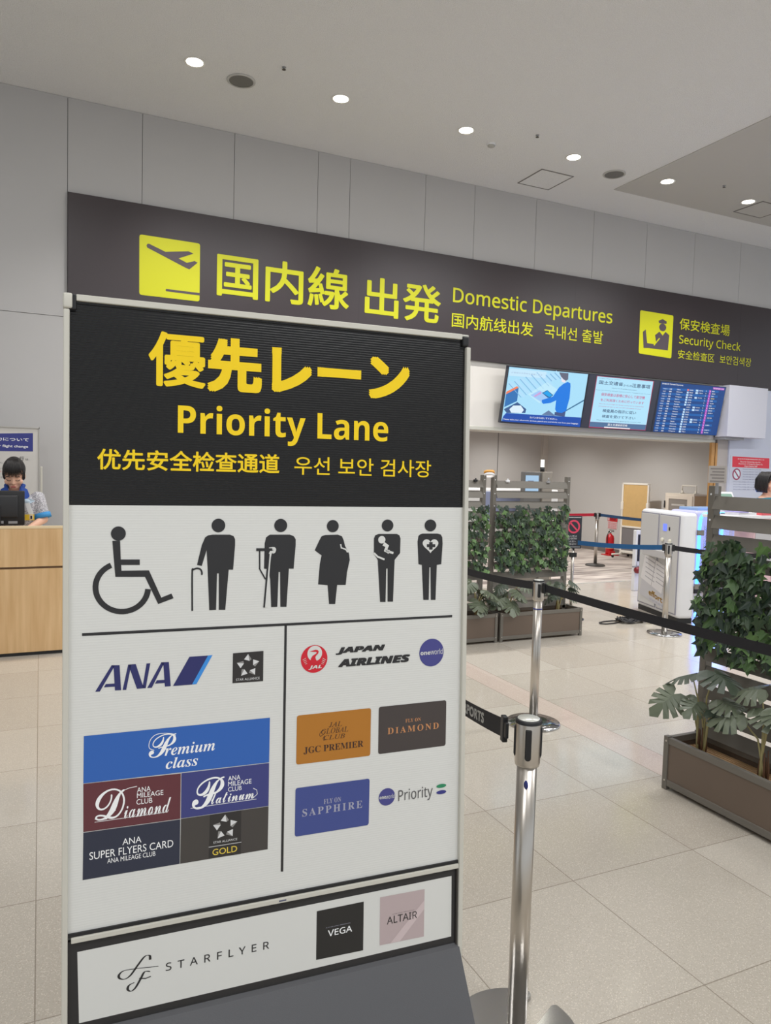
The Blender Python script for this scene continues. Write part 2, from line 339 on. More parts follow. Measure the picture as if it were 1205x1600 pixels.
  ('stroke', 2, 'white',0.0012,((-0.2672, 1.0648),(-0.2769, 1.0709),(-0.2753, 1.0859),(-0.2642, 1.0964),(-0.2449, 1.0974),(-0.2286, 1.0936),(-0.226, 1.0889)),0),
 ],
 'diamond_card': [
  ('poly', 1, 'maroon',((-0.4002, 1.0138),(-0.2147, 1.0109),(-0.2151,0.9169),(-0.3999,0.9184))),
  ('text', 2, 'white', '𝒟', -0.3784, 0.9366, -0.3229, 0.9975, 'box', 0.01, 1.0, 0),
  ('text', 2, 'white', '𝓲𝓪𝓶𝓸𝓷𝓭', -0.3242, 0.9337, -0.2336, 0.9651, 'box', 0.0, 1.0, 0),
  ('stroke', 2, 'white',0.0012,((-0.3293,0.9864),(-0.3237,0.9916),(-0.315,0.9944),(-0.3002,0.9958)),0),
  ('stroke', 2, 'white',0.0009,((-0.3794,0.9349),(-0.311,0.9351),(-0.2401,0.935)),0),
  ('stroke', 2, 'white',0.0021,((-0.3406,0.9542),(-0.3575,0.9385),(-0.3728,0.9381),(-0.3789,0.9417)),0),
  ('text', 2, 'white', 'ANA', -0.3002, 0.9828, -0.2738, 0.9931, 'box', 0, 1.0, 0),
  ('text', 2, 'white', 'MILEAGE', -0.3002, 0.9716, -0.249, 0.9817, 'box', 0, 1.0, 0),
  ('text', 2, 'white', 'CLUB', -0.3011, 0.9584, -0.2705, 0.9691, 'box', 0, 1.0, 0),
 ],
 'platinum_card': [
  ('poly', 1, 'indigo',((-0.2134, 1.0111),(-0.0307, 1.0098),(-0.0312,0.917),(-0.2138,0.9174))),
  ('text', 2, 'white', '𝒫', -0.1918, 0.9314, -0.1255, 0.9949, 'box', 0.01, 1.0, 0),
  ('text', 2, 'white', '𝓁𝒶𝓉𝒾𝓃𝓊𝓂', -0.153, 0.938, -0.0631, 0.9596, 'box', 0.01, 1.0, 0),
  ('stroke', 2, 'white',0.0011,((-0.0653,0.9386),(-0.0558,0.9462),(-0.0569,0.9552),(-0.0647,0.9598)),0),
  ('stroke', 2, 'white',0.001,((-0.1947,0.9355),(-0.1272,0.9358),(-0.0575,0.9357)),0),
  ('text', 2, 'white', 'ANA', -0.118, 0.9826, -0.0923, 0.9926, 'box', 0, 1.0, 0),
  ('text', 2, 'white', 'MILEAGE', -0.1179, 0.9709, -0.0684, 0.981, 'box', 0, 1.0, 0),
  ('text', 2, 'white', 'CLUB', -0.1178, 0.9596, -0.0893, 0.9691, 'box', 0, 1.0, 0),
 ],
 'flyers_card': [
  ('poly', 1, 'night',((-0.3999,0.9171),(-0.2151,0.9156),(-0.2159,0.8235),(-0.4008,0.8232))),
  ('text', 2, 'white', 'ANA', -0.3273, 0.8807, -0.2911, 0.8936, 'box', 0.0, 1.0, 0),
  ('text', 2, 'white', 'SUPER FLYERS CARD', -0.3886, 0.861, -0.2289, 0.8762, 'box', 0.0, 1.0, 0),
  ('text', 2, 'white', 'ANA MILEAGE CLUB', -0.3556, 0.8485, -0.2638, 0.8581, 'box', 0, 1.0, 0),
 ],
 'gold_card': [
  ('poly', 1, 'charcoal',((-0.2138,0.9164),(-0.0312,0.916),(-0.0322,0.8231),(-0.2149,0.8233))),
  ('poly', 2, 'char',((-0.155,0.9158),(-0.0897,0.9156),(-0.09,0.8228),(-0.1571,0.8241))),
  ('stars', 3,-0.1234,0.8856,0.0266),
  ('text', 3, 'silver', 'STAR ALLIANCE', -0.1478, 0.8541, -0.0979, 0.8587, 'box', 0, 1.0, 0),
  ('stroke', 3, 'silver',0.0011,((-0.1573,0.8484),(-0.0891,0.8481)),0),
  ('text', 3, 'gold', 'GOLD', -0.1494, 0.8295, -0.098, 0.8426, 'box', 0.004, 1.0, 0),
 ],
 'crane_logo': [
  ('ell', 1, 'red',0.0674, 1.2273,0.0302,0.0304),
  ('ell', 2, 'paper',0.0685, 1.2393,0.0167,0.0171),
  ('poly', 3, 'red',((0.0587, 1.2206),(0.0596, 1.2288),(0.0636, 1.2346),(0.0701, 1.2381),(0.0732, 1.2409),(0.071, 1.2426),(0.0647, 1.2433),(0.056, 1.2442),(0.0631, 1.2458),(0.07, 1.2475),(0.0748, 1.2466),(0.0773, 1.2431),(0.0764, 1.2389),(0.072, 1.2349),(0.0699, 1.2311),(0.0712, 1.2258),(0.075, 1.2207),(0.0791, 1.2192),(0.0713, 1.2167))),
  ('stroke', 3, 'paper',0.0009,((0.0412, 1.227),(0.0486, 1.2304)),0),
  ('stroke', 3, 'paper',0.0009,((0.094, 1.2233),(0.0863, 1.2278)),0),
  ('stroke', 3, 'paper',0.0009,((0.0431, 1.2239),(0.0496, 1.2264)),0),
  ('stroke', 3, 'paper',0.001,((0.0921, 1.2204),(0.0854, 1.2239)),0),
  ('stroke', 3, 'paper',0.0009,((0.045, 1.2207),(0.0506, 1.2224)),0),
  ('stroke', 3, 'paper',0.001,((0.0902, 1.2174),(0.0845, 1.22)),0),
  ('stroke', 3, 'paper',0.0009,((0.0469, 1.2175),(0.0515, 1.2184)),0),
  ('stroke', 3, 'paper',0.0009,((0.0884, 1.2145),(0.0836, 1.2161)),0),
  ('text', 3, 'paper', '𝙅𝘼𝙇', 0.0544, 1.2041, 0.0847, 1.2134, 'box', 0.02, 1.0, 0),
 ],
 'airline_lettering': [
  ('text', 2, 'ink', '𝙅𝘼𝙋𝘼𝙉', 0.117, 1.2326, 0.2342, 1.2487, 'box', 0.04, 1.0, 0),
  ('text', 2, 'ink', '𝘼𝙄𝙍𝙇𝙄𝙉𝙀𝙎', 0.1228, 1.2048, 0.2964, 1.2222, 'box', 0.04, 1.0, 0),
 ],
 'globe_logo': [
  ('ell', 1, 'violet',0.3514, 1.2222,0.0314,0.0324),
  ('text', 2, 'paper', '𝗼𝗻𝗲', 0.323, 1.2176, 0.3482, 1.2254, 'box', 0.01, 1.0, 0),
  ('text', 2, 'paper', '𝗐𝗈𝗋𝗅𝖽', 0.3488, 1.2174, 0.3801, 1.2302, 'box', 0.0, 1.0, 0),
 ],
 'premier_card': [
  ('rpoly', 1, 'ochre',((0.0296, 1.1061),(0.2021, 1.1064),(0.2014,0.9979),(0.0291,0.9986)),0.006),
  ('text', 2, 'brown', '𝐉𝐆𝐂 𝐏𝐑𝐄𝐌𝐈𝐄𝐑', 0.0455, 1.0208, 0.1845, 1.0355, 'cap', 0, 1.0, 0),
  ('text', 2, 'brown', '𝐽𝐴𝐿', 0.1026, 1.0727, 0.1335, 1.0839, 'box', 0.0, 1.0, 0),
  ('text', 2, 'brown', '𝐺𝐿𝑂𝐵𝐴𝐿', 0.0853, 1.0589, 0.1479, 1.0707, 'box', 0.0, 1.0, 0),
  ('text', 2, 'brown', '𝐶𝐿𝑈𝐵', 0.091, 1.0455, 0.1406, 1.0554, 'box', 0.0, 1.0, 0),
  ('stroke', 2, 'brown',0.001,((0.0936, 1.0609),(0.0838, 1.055),(0.0818, 1.0606),(0.087, 1.0664),(0.0935, 1.0679)),0),
  ('stroke', 2, 'brown',0.001,((0.0971, 1.0478),(0.0912, 1.0446),(0.0891, 1.0502),(0.0937, 1.0552)),0),
 ],
 'black_card': [
  ('rpoly', 1, 'umber',((0.2209, 1.1069),(0.3915, 1.1071),(0.3913,0.9992),(0.2206,0.9989)),0.006),
  ('text', 2, 'copper', '𝐅𝐋𝐘 𝐎𝐍', 0.2874, 1.0644, 0.326, 1.0727, 'box', 0, 1.1, 0),
  ('text', 2, 'copper', '𝐃𝐈𝐀𝐌𝐎𝐍𝐃', 0.243, 1.0417, 0.3723, 1.0567, 'box', 0, 1.35, 0),
 ],
 'sapphire_card': [
  ('rpoly', 1, 'sapphire',((0.028,0.9471),(0.2007,0.9459),(0.1996,0.8398),(0.0275,0.8404)),0.006),
  ('text', 2, 'greyink', '𝐅𝐋𝐘 𝐎𝐍', 0.0929, 0.9031, 0.1328, 0.9139, 'box', 0, 1.1, 0),
  ('text', 2, 'greyink', '𝐒𝐀𝐏𝐏𝐇𝐈𝐑𝐄', 0.044, 0.8819, 0.1835, 0.8987, 'box', 0, 1.35, 0),
 ],
 'priority_logo': [
  ('ell', 1, 'violet',0.2434,0.898,0.0202,0.0199),
  ('text', 2, 'paper', '𝗼𝗻𝗲', 0.2254, 0.8947, 0.2409, 0.9008, 'box', 0.01, 1.0, 0),
  ('text', 2, 'paper', '𝗐𝗈𝗋𝗅𝖽', 0.2412, 0.8933, 0.2623, 0.9033, 'box', 0, 1.0, 0),
  ('text', 2, 'ink2', '𝖯𝗋𝗂𝗈𝗋𝗂𝗍𝗒', 0.2717, 0.8842, 0.359, 0.9087, 'cap', 0.0, 1.0, 0),
  ('ell', 2, 'green',0.3815,0.9049,0.0128,0.0045),
  ('ell', 2, 'navy2',0.3817,0.8899,0.0128,0.0045),
 ],
 'lower_print': [
  ('poly', 1, 'paper',((-0.4102,0.682),(0.4119,0.6849),(0.4132,0.539),(-0.4066,0.5389))),
  ('text', 2, 'ink', '𝖲𝖳𝖠𝖱𝖥𝖫𝖸𝖤𝖱', -0.2423, 0.6056, -0.0272, 0.6222, 'box', 0.006, 1.9, 0),
  ('stroke', 2, 'ink',0.0034,((-0.2729,0.6362),(-0.2743,0.6451),(-0.2837,0.645),(-0.2969,0.6302),(-0.3101,0.6134),(-0.3213,0.6075),(-0.3312,0.6112),(-0.3325,0.6186),(-0.3234,0.6249),(-0.3016,0.6242),(-0.2768,0.6214),(-0.2566,0.619)), 1),
  ('stroke', 2, 'ink',0.0034,((-0.2728,0.6119),(-0.2835,0.6137),(-0.2915,0.6006),(-0.3007,0.5857),(-0.3093,0.5799),(-0.3159,0.5851),(-0.3133,0.5929),(-0.3034,0.5963)), 1),
  ('stroke', 2, 'ink',0.002,((-0.2941,0.6026),(-0.2814,0.5996),(-0.2714,0.6016)),0),
  ('poly', 2, 'black',((0.0792,0.6661),(0.1899,0.6663),(0.1896,0.5545),(0.0788,0.557))),
  ('text', 3, 'white', '𝖵𝖤𝖦𝖠', 0.1053, 0.6038, 0.1624, 0.6181, 'box', 0.01, 1.0, 0),
  ('text', 3, 'greyink', 'A STAR LINK PERSONAL', 0.1004, 0.6235, 0.1589, 0.6253, 'box', 0, 1.0, 0),
  ('poly', 2, 'mauve',((0.2294,0.6683),(0.3416,0.6665),(0.3415,0.5542),(0.23,0.5569))),
  ('poly', 3, 'mauve2',((0.2557,0.5562),(0.3411,0.6404),(0.3414,0.6198),(0.2798,0.5558))),
  ('text', 4, 'ink', '𝖠𝖫𝖳𝖠𝖨𝖱', 0.2471, 0.6022, 0.323, 0.6191, 'box', 0.0, 1.0, 0),
  ('text', 4, 'ink2', 'STAR LINK PERSONAL', 0.2599, 0.6225, 0.3157, 0.6238, 'box', 0, 1.0, 0),
 ],
 'F_takeoff_pictogram': [
  ('rpoly', 1, 'lime',((0.9835, 4.1144),(1.6401, 4.1116),(1.6409, 3.4659),(0.9867, 3.464)),0.03),
  ('poly', 2, 'fascia',((1.0586, 4.0037),(1.0672, 4.0227),(1.0863, 4.0273),(1.1107, 4.0185),(1.2607, 3.9654),(1.5115, 4.0071),(1.5682, 3.9898),(1.4041, 3.9138),(1.4948, 3.8775),(1.5802, 3.9094),(1.6152, 3.896),(1.5229, 3.8085),(1.4718, 3.8253),(1.0937, 3.9733),(1.0675, 3.9819))),
  ('poly', 2, 'fascia',((1.2682, 3.5614),(1.6397, 3.5616),(1.64, 3.534),(1.2684, 3.5361))),
 ],
 'F_headline_lettering': [
  ('text', 2, 'lime', '国内線', 1.8337, 3.5607, 3.4662, 4.0519, 'box', 0.016, 1.0, 0),
  ('text', 2, 'lime', '出発', 3.6775, 3.536, 4.7615, 4.0212, 'box', 0.016, 1.0, 0),
  ('text', 2, 'lime', '𝖣𝗈𝗆𝖾𝗌𝗍𝗂𝖼 𝖣𝖾𝗉𝖺𝗋𝗍𝗎𝗋𝖾𝗌', 4.9395, 3.8485, 7.6415, 4.0365, 'cap', 0.012, 1.0, 0),
  ('text', 2, 'lime', '国内航线出发', 4.9324, 3.5225, 6.239, 3.7157, 'box', 0.008, 1.0, 0),
  ('text', 2, 'lime', '국내선 출발', 6.4314, 3.533, 7.4797, 3.719, 'box', 0.004, 1.0, 0),
 ],
 'F_officer_pictogram': [
  ('rpoly', 1, 'lime',((8.1686, 4.1052),(8.8401, 4.0984),(8.8387, 3.4457),(8.1779, 3.4652)),0.03),
  ('ell', 2, 'fascia', 8.6306, 3.897,0.0712,0.0575),
  ('poly', 2, 'fascia',((8.54, 3.9887),(8.6222, 4.0215),(8.7091, 3.9922),(8.7049, 3.9579),(8.5554, 3.9518))),
  ('poly', 2, 'fascia',((8.4837, 3.7666),(8.5701, 3.8282),(8.639, 3.7723),(8.6935, 3.8358),(8.7754, 3.7906),(8.7582, 3.5605),(8.3943, 3.5612),(8.5169, 3.6544))),
  ('poly', 3, 'fascia',((8.2393, 3.7901),(8.2936, 3.8337),(8.3321, 3.6321),(8.5188, 3.6257),(8.503, 3.5712),(8.2671, 3.5543))),
  ('stroke', 4, 'lime',0.0193,((8.4681, 3.6113),(8.5769, 3.7276)),0),
 ],
 'F_security_lettering': [
  ('text', 2, 'lime', '保安検査場', 8.9744, 3.9027, 10.0647, 4.079, 'box', 0.006, 1.0, 0),
  ('text', 2, 'lime', '𝖲𝖾𝖼𝗎𝗋𝗂𝗍𝗒 𝖢𝗁𝖾𝖼𝗄', 8.9795, 3.6924, 10.3296, 3.8157, 'cap', 0.004, 1.0, 0),
  ('text', 2, 'lime', '安全检查区', 8.9749, 3.4589, 9.7556, 3.5948, 'box', 0.0, 1.0, 0),
  ('text', 2, 'lime', '보안검색장', 9.8731, 3.4563, 10.5942, 3.5955, 'box', 0, 1.0, 0),
 ],
 'T1': [
  ('poly', 1, 't_sky',((0.011,0.7504),(1.3433,0.7545),(1.3584,0.0016),(0.0115,0.0182))),
  ('poly', 2, 't_roll',((0.0283,0.5337),(0.0636,0.5711),(0.3422,0.379),(0.3025,0.3612))),
  ('poly', 3, 't_shade',((0.0357,0.5262),(0.0461,0.5349),(0.2782,0.3596),(0.26,0.3584))),
  ('poly', 2, 't_roll',((0.112,0.5697),(0.1474,0.6073),(0.4281,0.4152),(0.3881,0.3973))),
  ('poly', 3, 't_shade',((0.1193,0.5623),(0.1298,0.571),(0.3637,0.3957),(0.3454,0.3945))),
  ('poly', 2, 't_roll',((0.196,0.6059),(0.2316,0.6436),(0.5144,0.4517),(0.4743,0.4336))),
  ('poly', 3, 't_shade',((0.2035,0.5985),(0.214,0.6073),(0.4497,0.432),(0.4313,0.4307))),
  ('poly', 2, 't_roll',((0.2806,0.6424),(0.3162,0.6802),(0.6012,0.4883),(0.5609,0.4702))),
  ('poly', 3, 't_shade',((0.2881,0.6349),(0.2986,0.6437),(0.5362,0.4685),(0.5177,0.4672))),
  ('poly', 2, 't_roll',((0.3655,0.679),(0.4013,0.7169),(0.6885,0.5251),(0.6479,0.5069))),
  ('poly', 3, 't_shade',((0.3731,0.6715),(0.3837,0.6804),(0.6231,0.5052),(0.6045,0.5039))),
  ('poly', 2, 't_roll',((0.4509,0.7158),(0.4869,0.7539),(0.7763,0.5622),(0.7355,0.5438))),
  ('poly', 3, 't_shade',((0.4586,0.7084),(0.4692,0.7172),(0.7105,0.5421),(0.6917,0.5407))),
  ('poly', 2, 't_roll',((0.6111,0.6929),(0.6433,0.7207),(0.787,0.6348),(0.7473,0.6114))),
  ('poly', 3, 't_shade',((0.6127,0.6849),(0.626,0.694),(0.7463,0.6164),(0.7285,0.61))),
  ('poly', 2, 't_roll',((0.6824,0.7136),(0.7147,0.7416),(0.8594,0.6556),(0.8195,0.6321))),
  ('poly', 3, 't_shade',((0.684,0.7056),(0.6973,0.7148),(0.8184,0.6371),(0.8006,0.6307))),
  ('poly', 2, 't_roll',((0.7541,0.7345),(0.7865,0.7625),(0.9321,0.6765),(0.892,0.6529))),
  ('poly', 3, 't_shade',((0.7557,0.7265),(0.7691,0.7357),(0.891,0.6579),(0.8731,0.6515))),
  ('poly', 3, 't_pale',((0.0169,0.7312),(0.6289,0.7298),(0.621,0.6428),(0.0226,0.6327))),
  ('text', 4, 't_grey', 'お客様の手荷物を検査します', 0.0537, 0.6721, 0.5651, 0.6926, 'box', 0.0, 1.0, 0),
  ('poly', 3, 't_white2',((0.374,0.4065),(0.6558,0.5944),(0.8654,0.5014),(0.5883,0.2972))),
  ('poly', 4, 't_lav',((0.4187,0.3993),(0.5537,0.4748),(0.7745,0.3814),(0.6092,0.3192))),
  ('poly', 3, 't_orange',((0.019,0.4181),(0.1783,0.5044),(0.2083,0.4864),(0.0192,0.383))),
  ('poly', 3, 't_blue2',((0.0192,0.383),(0.2083,0.4864),(0.2149,0.3048),(0.0235,0.2099))),
  ('poly', 3, 't_dark',((0.0213,0.1814),(0.2237,0.2901),(0.3877,0.2028),(0.3788,0.1508),(0.0756,0.1338))),
  ('poly', 4, 't_white',((0.1086,0.1865),(0.1656,0.2407),(0.2866,0.248),(0.3467,0.1901),(0.3176,0.1474),(0.1468,0.1429))),
  ('poly', 5, 't_pink',((0.4707,0.3874),(0.5814,0.4613),(0.5935,0.4314),(0.4973,0.3789))),
  ('poly', 5, 't_dark2',((0.604,0.4424),(0.6837,0.4858),(0.7978,0.4243),(0.7483,0.3849),(0.7106,0.3824))),
  ('poly', 6, 't_cyan',((0.6205,0.4414),(0.6855,0.4766),(0.7789,0.4231),(0.7368,0.3914))),
  ('poly', 4, 't_line',((1.052,0.2256),(1.346,0.3969),(1.3506,0.376),(1.0557,0.2079))),
  ('poly', 5, 't_hair',((0.8355,0.7409),(0.9956,0.7431),(1.0074,0.6563),(0.973,0.6352),(0.9237,0.6552),(0.8784,0.6878))),
  ('poly', 5, 't_skin',((0.8784,0.6878),(0.9247,0.6502),(0.973,0.6352),(0.9596,0.6063),(0.9057,0.6178))),
  ('poly', 4, 't_navy',((0.8711,0.189),(1.0596,0.2208),(1.0576,0.136),(0.8742,0.1419))),
  ('poly', 5, 't_azure',((0.8718,0.5328),(0.9374,0.5892),(1.0079,0.6233),(1.0565,0.6081),(1.069,0.5675),(1.0871,0.4015),(1.0724,0.2849),(1.066,0.2212),(0.9951,0.1855),(0.9031,0.1908),(0.8691,0.2308),(0.863,0.3558),(0.7753,0.3139),(0.6523,0.2929),(0.6227,0.3148),(0.6192,0.3456),(0.6761,0.3647),(0.7956,0.4035))),
  ('poly', 4, 't_slate',((0.6569,0.1404),(0.7643,0.2091),(0.8796,0.1474),(0.8753,0.1367))),
  ('poly', 6, 't_bar',((0.0289,0.0905),(0.0636,0.1331),(1.3487,0.1389),(1.3584,0.0016),(0.0115,0.0182))),
  ('text', 7, 'white', 'カバンから出してください。', 0.4614, 0.0816, 0.9318, 0.1089, 'box', 0.02, 1.0, 0),
  ('text', 7, 'white', 'Please take your electronic devices, pencil case and drinks out from your baggage.', 0.0346, 0.0406, 1.3191, 0.0582, 'cap', 0.01, 1.0, 0),
 ],
 'T2': [
  ('poly', 1, 't_red',((1.5024,0.7451),(2.5851,0.7498),(2.6022,0.0075),(1.5198,0.0039))),
  ('poly', 2, 't_pale2',((1.5131,0.7387),(2.5683,0.742),(2.5964,0.0945),(1.5264,0.0898))),
  ('poly', 2, 't_steel',((1.5245,0.0879),(2.5929,0.0934),(2.5935,0.0168),(1.5266,0.0154))),
  ('text', 3, 't_ink', '国土交通省', 1.5617, 0.6333, 2.0047, 0.6881, 'box', 0.016, 1.0, 0),
  ('text', 3, 't_ink', 'からの', 2.0134, 0.6316, 2.1782, 0.6616, 'box', 0.01, 1.0, 0),
  ('text', 3, 't_ink', '注意事項', 2.1767, 0.628, 2.5288, 0.6873, 'box', 0.016, 1.0, 0),
  ('text', 3, 't_ink', '航空機をご利用になるお客様へ', 1.5426, 0.7125, 1.9532, 0.7211, 'box', 0, 1.0, 0),
  ('text', 3, 't_ink', 'Notice to all airline passengers', 1.8135, 0.5878, 2.2871, 0.5986, 'cap', 0.01, 1.0, 0),
  ('text', 3, 't_ink', 'From the Ministry of Land, Infrastructure, Transport and Tourism', 1.5305, 0.5467, 2.5586, 0.5543, 'cap', 0.01, 1.0, 0),
  ('text', 3, 't_crim', '保安検査は皆様に安心して航空機', 1.6383, 0.4705, 2.4654, 0.516, 'box', 0.012, 1.0, 0),
  ('text', 3, 't_crim', 'をご利用頂くために行っています', 1.6453, 0.3945, 2.4659, 0.4339, 'box', 0.012, 1.0, 0),
  ('text', 3, 't_crim', 'Security screenings are being conducted to ensure that', 1.6285, 0.354, 2.4737, 0.3638, 'cap', 0.006, 1.0, 0),
  ('text', 3, 't_crim', 'everyone can get to the aircraft with peace of mind.', 1.6287, 0.3164, 2.4333, 0.327, 'cap', 0.006, 1.0, 0),
  ('text', 3, 't_ink', '検査員の指示に従い', 1.7169, 0.2375, 2.3534, 0.2859, 'box', 0.016, 1.0, 0),
  ('text', 3, 't_ink', '検査を受けて下さい', 1.7219, 0.1593, 2.3567, 0.2025, 'box', 0.016, 1.0, 0),
  ('text', 3, 't_ink', 'Please follow the directions given by the security staff.', 1.6385, 0.1177, 2.4796, 0.1282, 'cap', 0.006, 1.0, 0),
  ('text', 3, 'white', '国土交通省航空局', 1.8596, 0.0477, 2.2295, 0.0806, 'box', 0.016, 1.0, 0),
  ('stroke', 3, 'white',0.0165,((1.7992,0.0211),(2.2914,0.0219)),0),
 ],
 'T3': [
  ('poly', 1, 't_board',((2.7237,0.7524),(4.0774,0.759),(4.095,-0.0011),(2.7579,-0.0001))),
  ('text', 3, 'white', '国内線出発', 2.7482, 0.7168, 2.8854, 0.7378, 'box', 0.02, 1.0, 0),
  ('text', 3, 'white', 'Domestic Departures', 2.8999, 0.7186, 3.1734, 0.7406, 'cap', 0.02, 1.0, 0),
  ('poly', 3, 't_mag',((3.7989,0.7448),(4.042,0.7457),(4.0465,0.7115),(3.8057,0.7121))),
  ('text', 4, 'white', '2024/04/30 13:49', 3.8128, 0.7174, 4.0386, 0.7383, 'box', 0.02, 1.0, 0),
  ('poly', 2, 't_board2',((2.7671,0.6681),(3.9354,0.6977),(3.942,0.6659),(2.7725,0.6375))),
  ('text', 4, 'white', '14:10', 2.7892, 0.6466, 2.8476, 0.6615, 'box', 0.02, 1.0, 0),
  ('poly', 3, 't_grey2',((2.8503,0.662),(2.8937,0.6631),(2.8948,0.6487),(2.8514,0.6476))),
  ('text', 4, 'white', '札幌', 2.9132, 0.6473, 2.9624, 0.6666, 'box', 0.02, 1.0, 0),
  ('text', 4, 'white', 'Okinawa', 3.0612, 0.6527, 3.1394, 0.6693, 'box', 0.02, 1.0, 0),
  ('poly', 3, 't_red2',((3.2722,0.6788),(3.3113,0.6798),(3.3161,0.6528),(3.2769,0.6518))),
  ('text', 4, 'white', '505', 3.3279, 0.6591, 3.4007, 0.676, 'box', 0.02, 1.0, 0),
  ('poly', 3, 't_wblk',((3.4521,0.6834),(3.5032,0.6847),(3.5081,0.6575),(3.457,0.6562))),
  ('text', 4, 'white', '8845', 3.5203, 0.6651, 3.6051, 0.6798, 'box', 0.02, 1.0, 0),
  ('text', 4, 'white', '3', 3.6633, 0.667, 3.6797, 0.6834, 'box', 0.02, 1.0, 0),
  ('poly', 3, 't_mag',((3.7305,0.6968),(3.771,0.6978),(3.7799,0.6577),(3.7394,0.6567))),
  ('text', 4, 'white', '2', 3.7475, 0.669, 3.764, 0.6855, 'box', 0.02, 1.0, 0),
  ('text', 4, 'white', '搭乗中', 3.7958, 0.6701, 3.8494, 0.6878, 'box', 0.02, 1.0, 0),
  ('text', 4, 'white', '14:27', 2.7888, 0.6097, 2.8472, 0.6247, 'box', 0.02, 1.0, 0),
  ('text', 4, 'white', '福岡', 2.913, 0.6104, 2.9621, 0.6298, 'box', 0.02, 1.0, 0),
  ('text', 4, 'white', 'Okinawa', 3.0611, 0.6168, 3.1858, 0.6324, 'box', 0.02, 1.0, 0),
  ('poly', 3, 't_wblk',((3.2723,0.6418),(3.3115,0.6427),(3.3162,0.6156),(3.277,0.6147))),
  ('text', 4, 'white', '883', 3.328, 0.6219, 3.4009, 0.6389, 'box', 0.02, 1.0, 0),
  ('poly', 3, 't_wblk',((3.4524,0.6462),(3.5035,0.6475),(3.5084,0.6202),(3.4573,0.619))),
  ('text', 4, 'white', '1964', 3.5206, 0.6278, 3.6055, 0.6426, 'box', 0.02, 1.0, 0),
  ('text', 4, 'white', '4', 3.6637, 0.6296, 3.6802, 0.6461, 'box', 0.02, 1.0, 0),
  ('poly', 3, 't_mag',((3.731,0.6594),(3.7715,0.6604),(3.7805,0.6202),(3.7399,0.6193))),
  ('text', 4, 'white', '9', 3.748, 0.6316, 3.7646, 0.6481, 'box', 0.02, 1.0, 0),
  ('text', 4, 'white', '遅延', 3.7964, 0.6331, 3.8739, 0.6504, 'box', 0.02, 1.0, 0),
  ('poly', 2, 't_board2',((2.7663,0.5946),(3.9368,0.6227),(3.9435,0.5907),(2.7716,0.5639))),
  ('text', 4, 'white', '14:44', 2.7884, 0.5728, 2.8469, 0.5879, 'box', 0.02, 1.0, 0),
  ('text', 4, 'white', '札幌', 2.9127, 0.5734, 2.9619, 0.5929, 'box', 0.02, 1.0, 0),
  ('text', 4, 'white', 'Tokyo', 3.061, 0.5788, 3.1498, 0.5954, 'box', 0.02, 1.0, 0),
  ('poly', 3, 't_wblk',((3.2723,0.6046),(3.3116,0.6056),(3.3163,0.5784),(3.2771,0.5775))),
  ('text', 4, 'white', '126', 3.3282, 0.5846, 3.4011, 0.6017, 'box', 0.02, 1.0, 0),
  ('text', 4, 'white', '5', 3.6642, 0.5921, 3.6806, 0.6087, 'box', 0.02, 1.0, 0),
  ('poly', 3, 't_mag',((3.7315,0.622),(3.7721,0.623),(3.781,0.5827),(3.7404,0.5818))),
  ('text', 4, 'white', '5', 3.7485, 0.5941, 3.7651, 0.6107, 'box', 0.02, 1.0, 0),
  ('text', 4, 'white', '搭乗中', 3.797, 0.5953, 3.8608, 0.6129, 'box', 0.02, 1.0, 0),
  ('text', 4, 'white', '14:01', 2.788, 0.5359, 2.8466, 0.551, 'box', 0.02, 1.0, 0),
  ('poly', 3, 't_grey2',((2.8493,0.5514),(2.8928,0.5524),(2.8939,0.5379),(2.8504,0.5369))),
  ('text', 4, 'white', '那覇', 2.9124, 0.5364, 2.9617, 0.5559, 'box', 0.02, 1.0, 0),
  ('text', 4, 'white', 'Niigata', 3.0608, 0.5426, 3.1902, 0.5583, 'box', 0.02, 1.0, 0),
  ('poly', 3, 't_wblk',((3.2724,0.5674),(3.3117,0.5684),(3.3164,0.5412),(3.2771,0.5403))),
  ('text', 4, 'white', '975', 3.3283, 0.5473, 3.4013, 0.5645, 'box', 0.02, 1.0, 0),
  ('poly', 3, 't_wblk',((3.4529,0.5716),(3.5041,0.5728),(3.509,0.5455),(3.4578,0.5443))),
  ('text', 4, 'white', '7101', 3.5212, 0.553, 3.6062, 0.5679, 'box', 0.02, 1.0, 0),
  ('text', 4, 'white', '2', 3.6646, 0.5547, 3.6811, 0.5712, 'box', 0.02, 1.0, 0),
  ('poly', 3, 't_mag',((3.732,0.5845),(3.7726,0.5855),(3.7816,0.5452),(3.7409,0.5443))),
  ('text', 4, 'white', '6', 3.7491, 0.5566, 3.7657, 0.5732, 'box', 0.02, 1.0, 0),
  ('text', 4, 't_gold', '遅延', 3.7976, 0.558, 3.8771, 0.5754, 'box', 0.02, 1.0, 0),
  ('poly', 2, 't_board2',((2.7655,0.5208),(3.9383,0.5474),(3.9449,0.5153),(2.7708,0.49))),
  ('text', 4, 'white', '14:18', 2.7876, 0.4989, 2.8462, 0.514, 'box', 0.02, 1.0, 0),
  ('text', 4, 'white', '札幌', 2.9121, 0.4993, 2.9615, 0.5189, 'box', 0.02, 1.0, 0),
  ('text', 4, 'white', 'Sapporo', 3.0607, 0.5044, 3.1488, 0.5212, 'box', 0.02, 1.0, 0),
  ('poly', 3, 't_wblk',((3.2725,0.5302),(3.3118,0.5311),(3.3166,0.5038),(3.2772,0.503))),
  ('text', 4, 'white', '386', 3.3284, 0.5099, 3.4015, 0.5272, 'box', 0.02, 1.0, 0),
  ('text', 4, 'white', '2', 3.6651, 0.5171, 3.6816, 0.5337, 'box', 0.02, 1.0, 0),
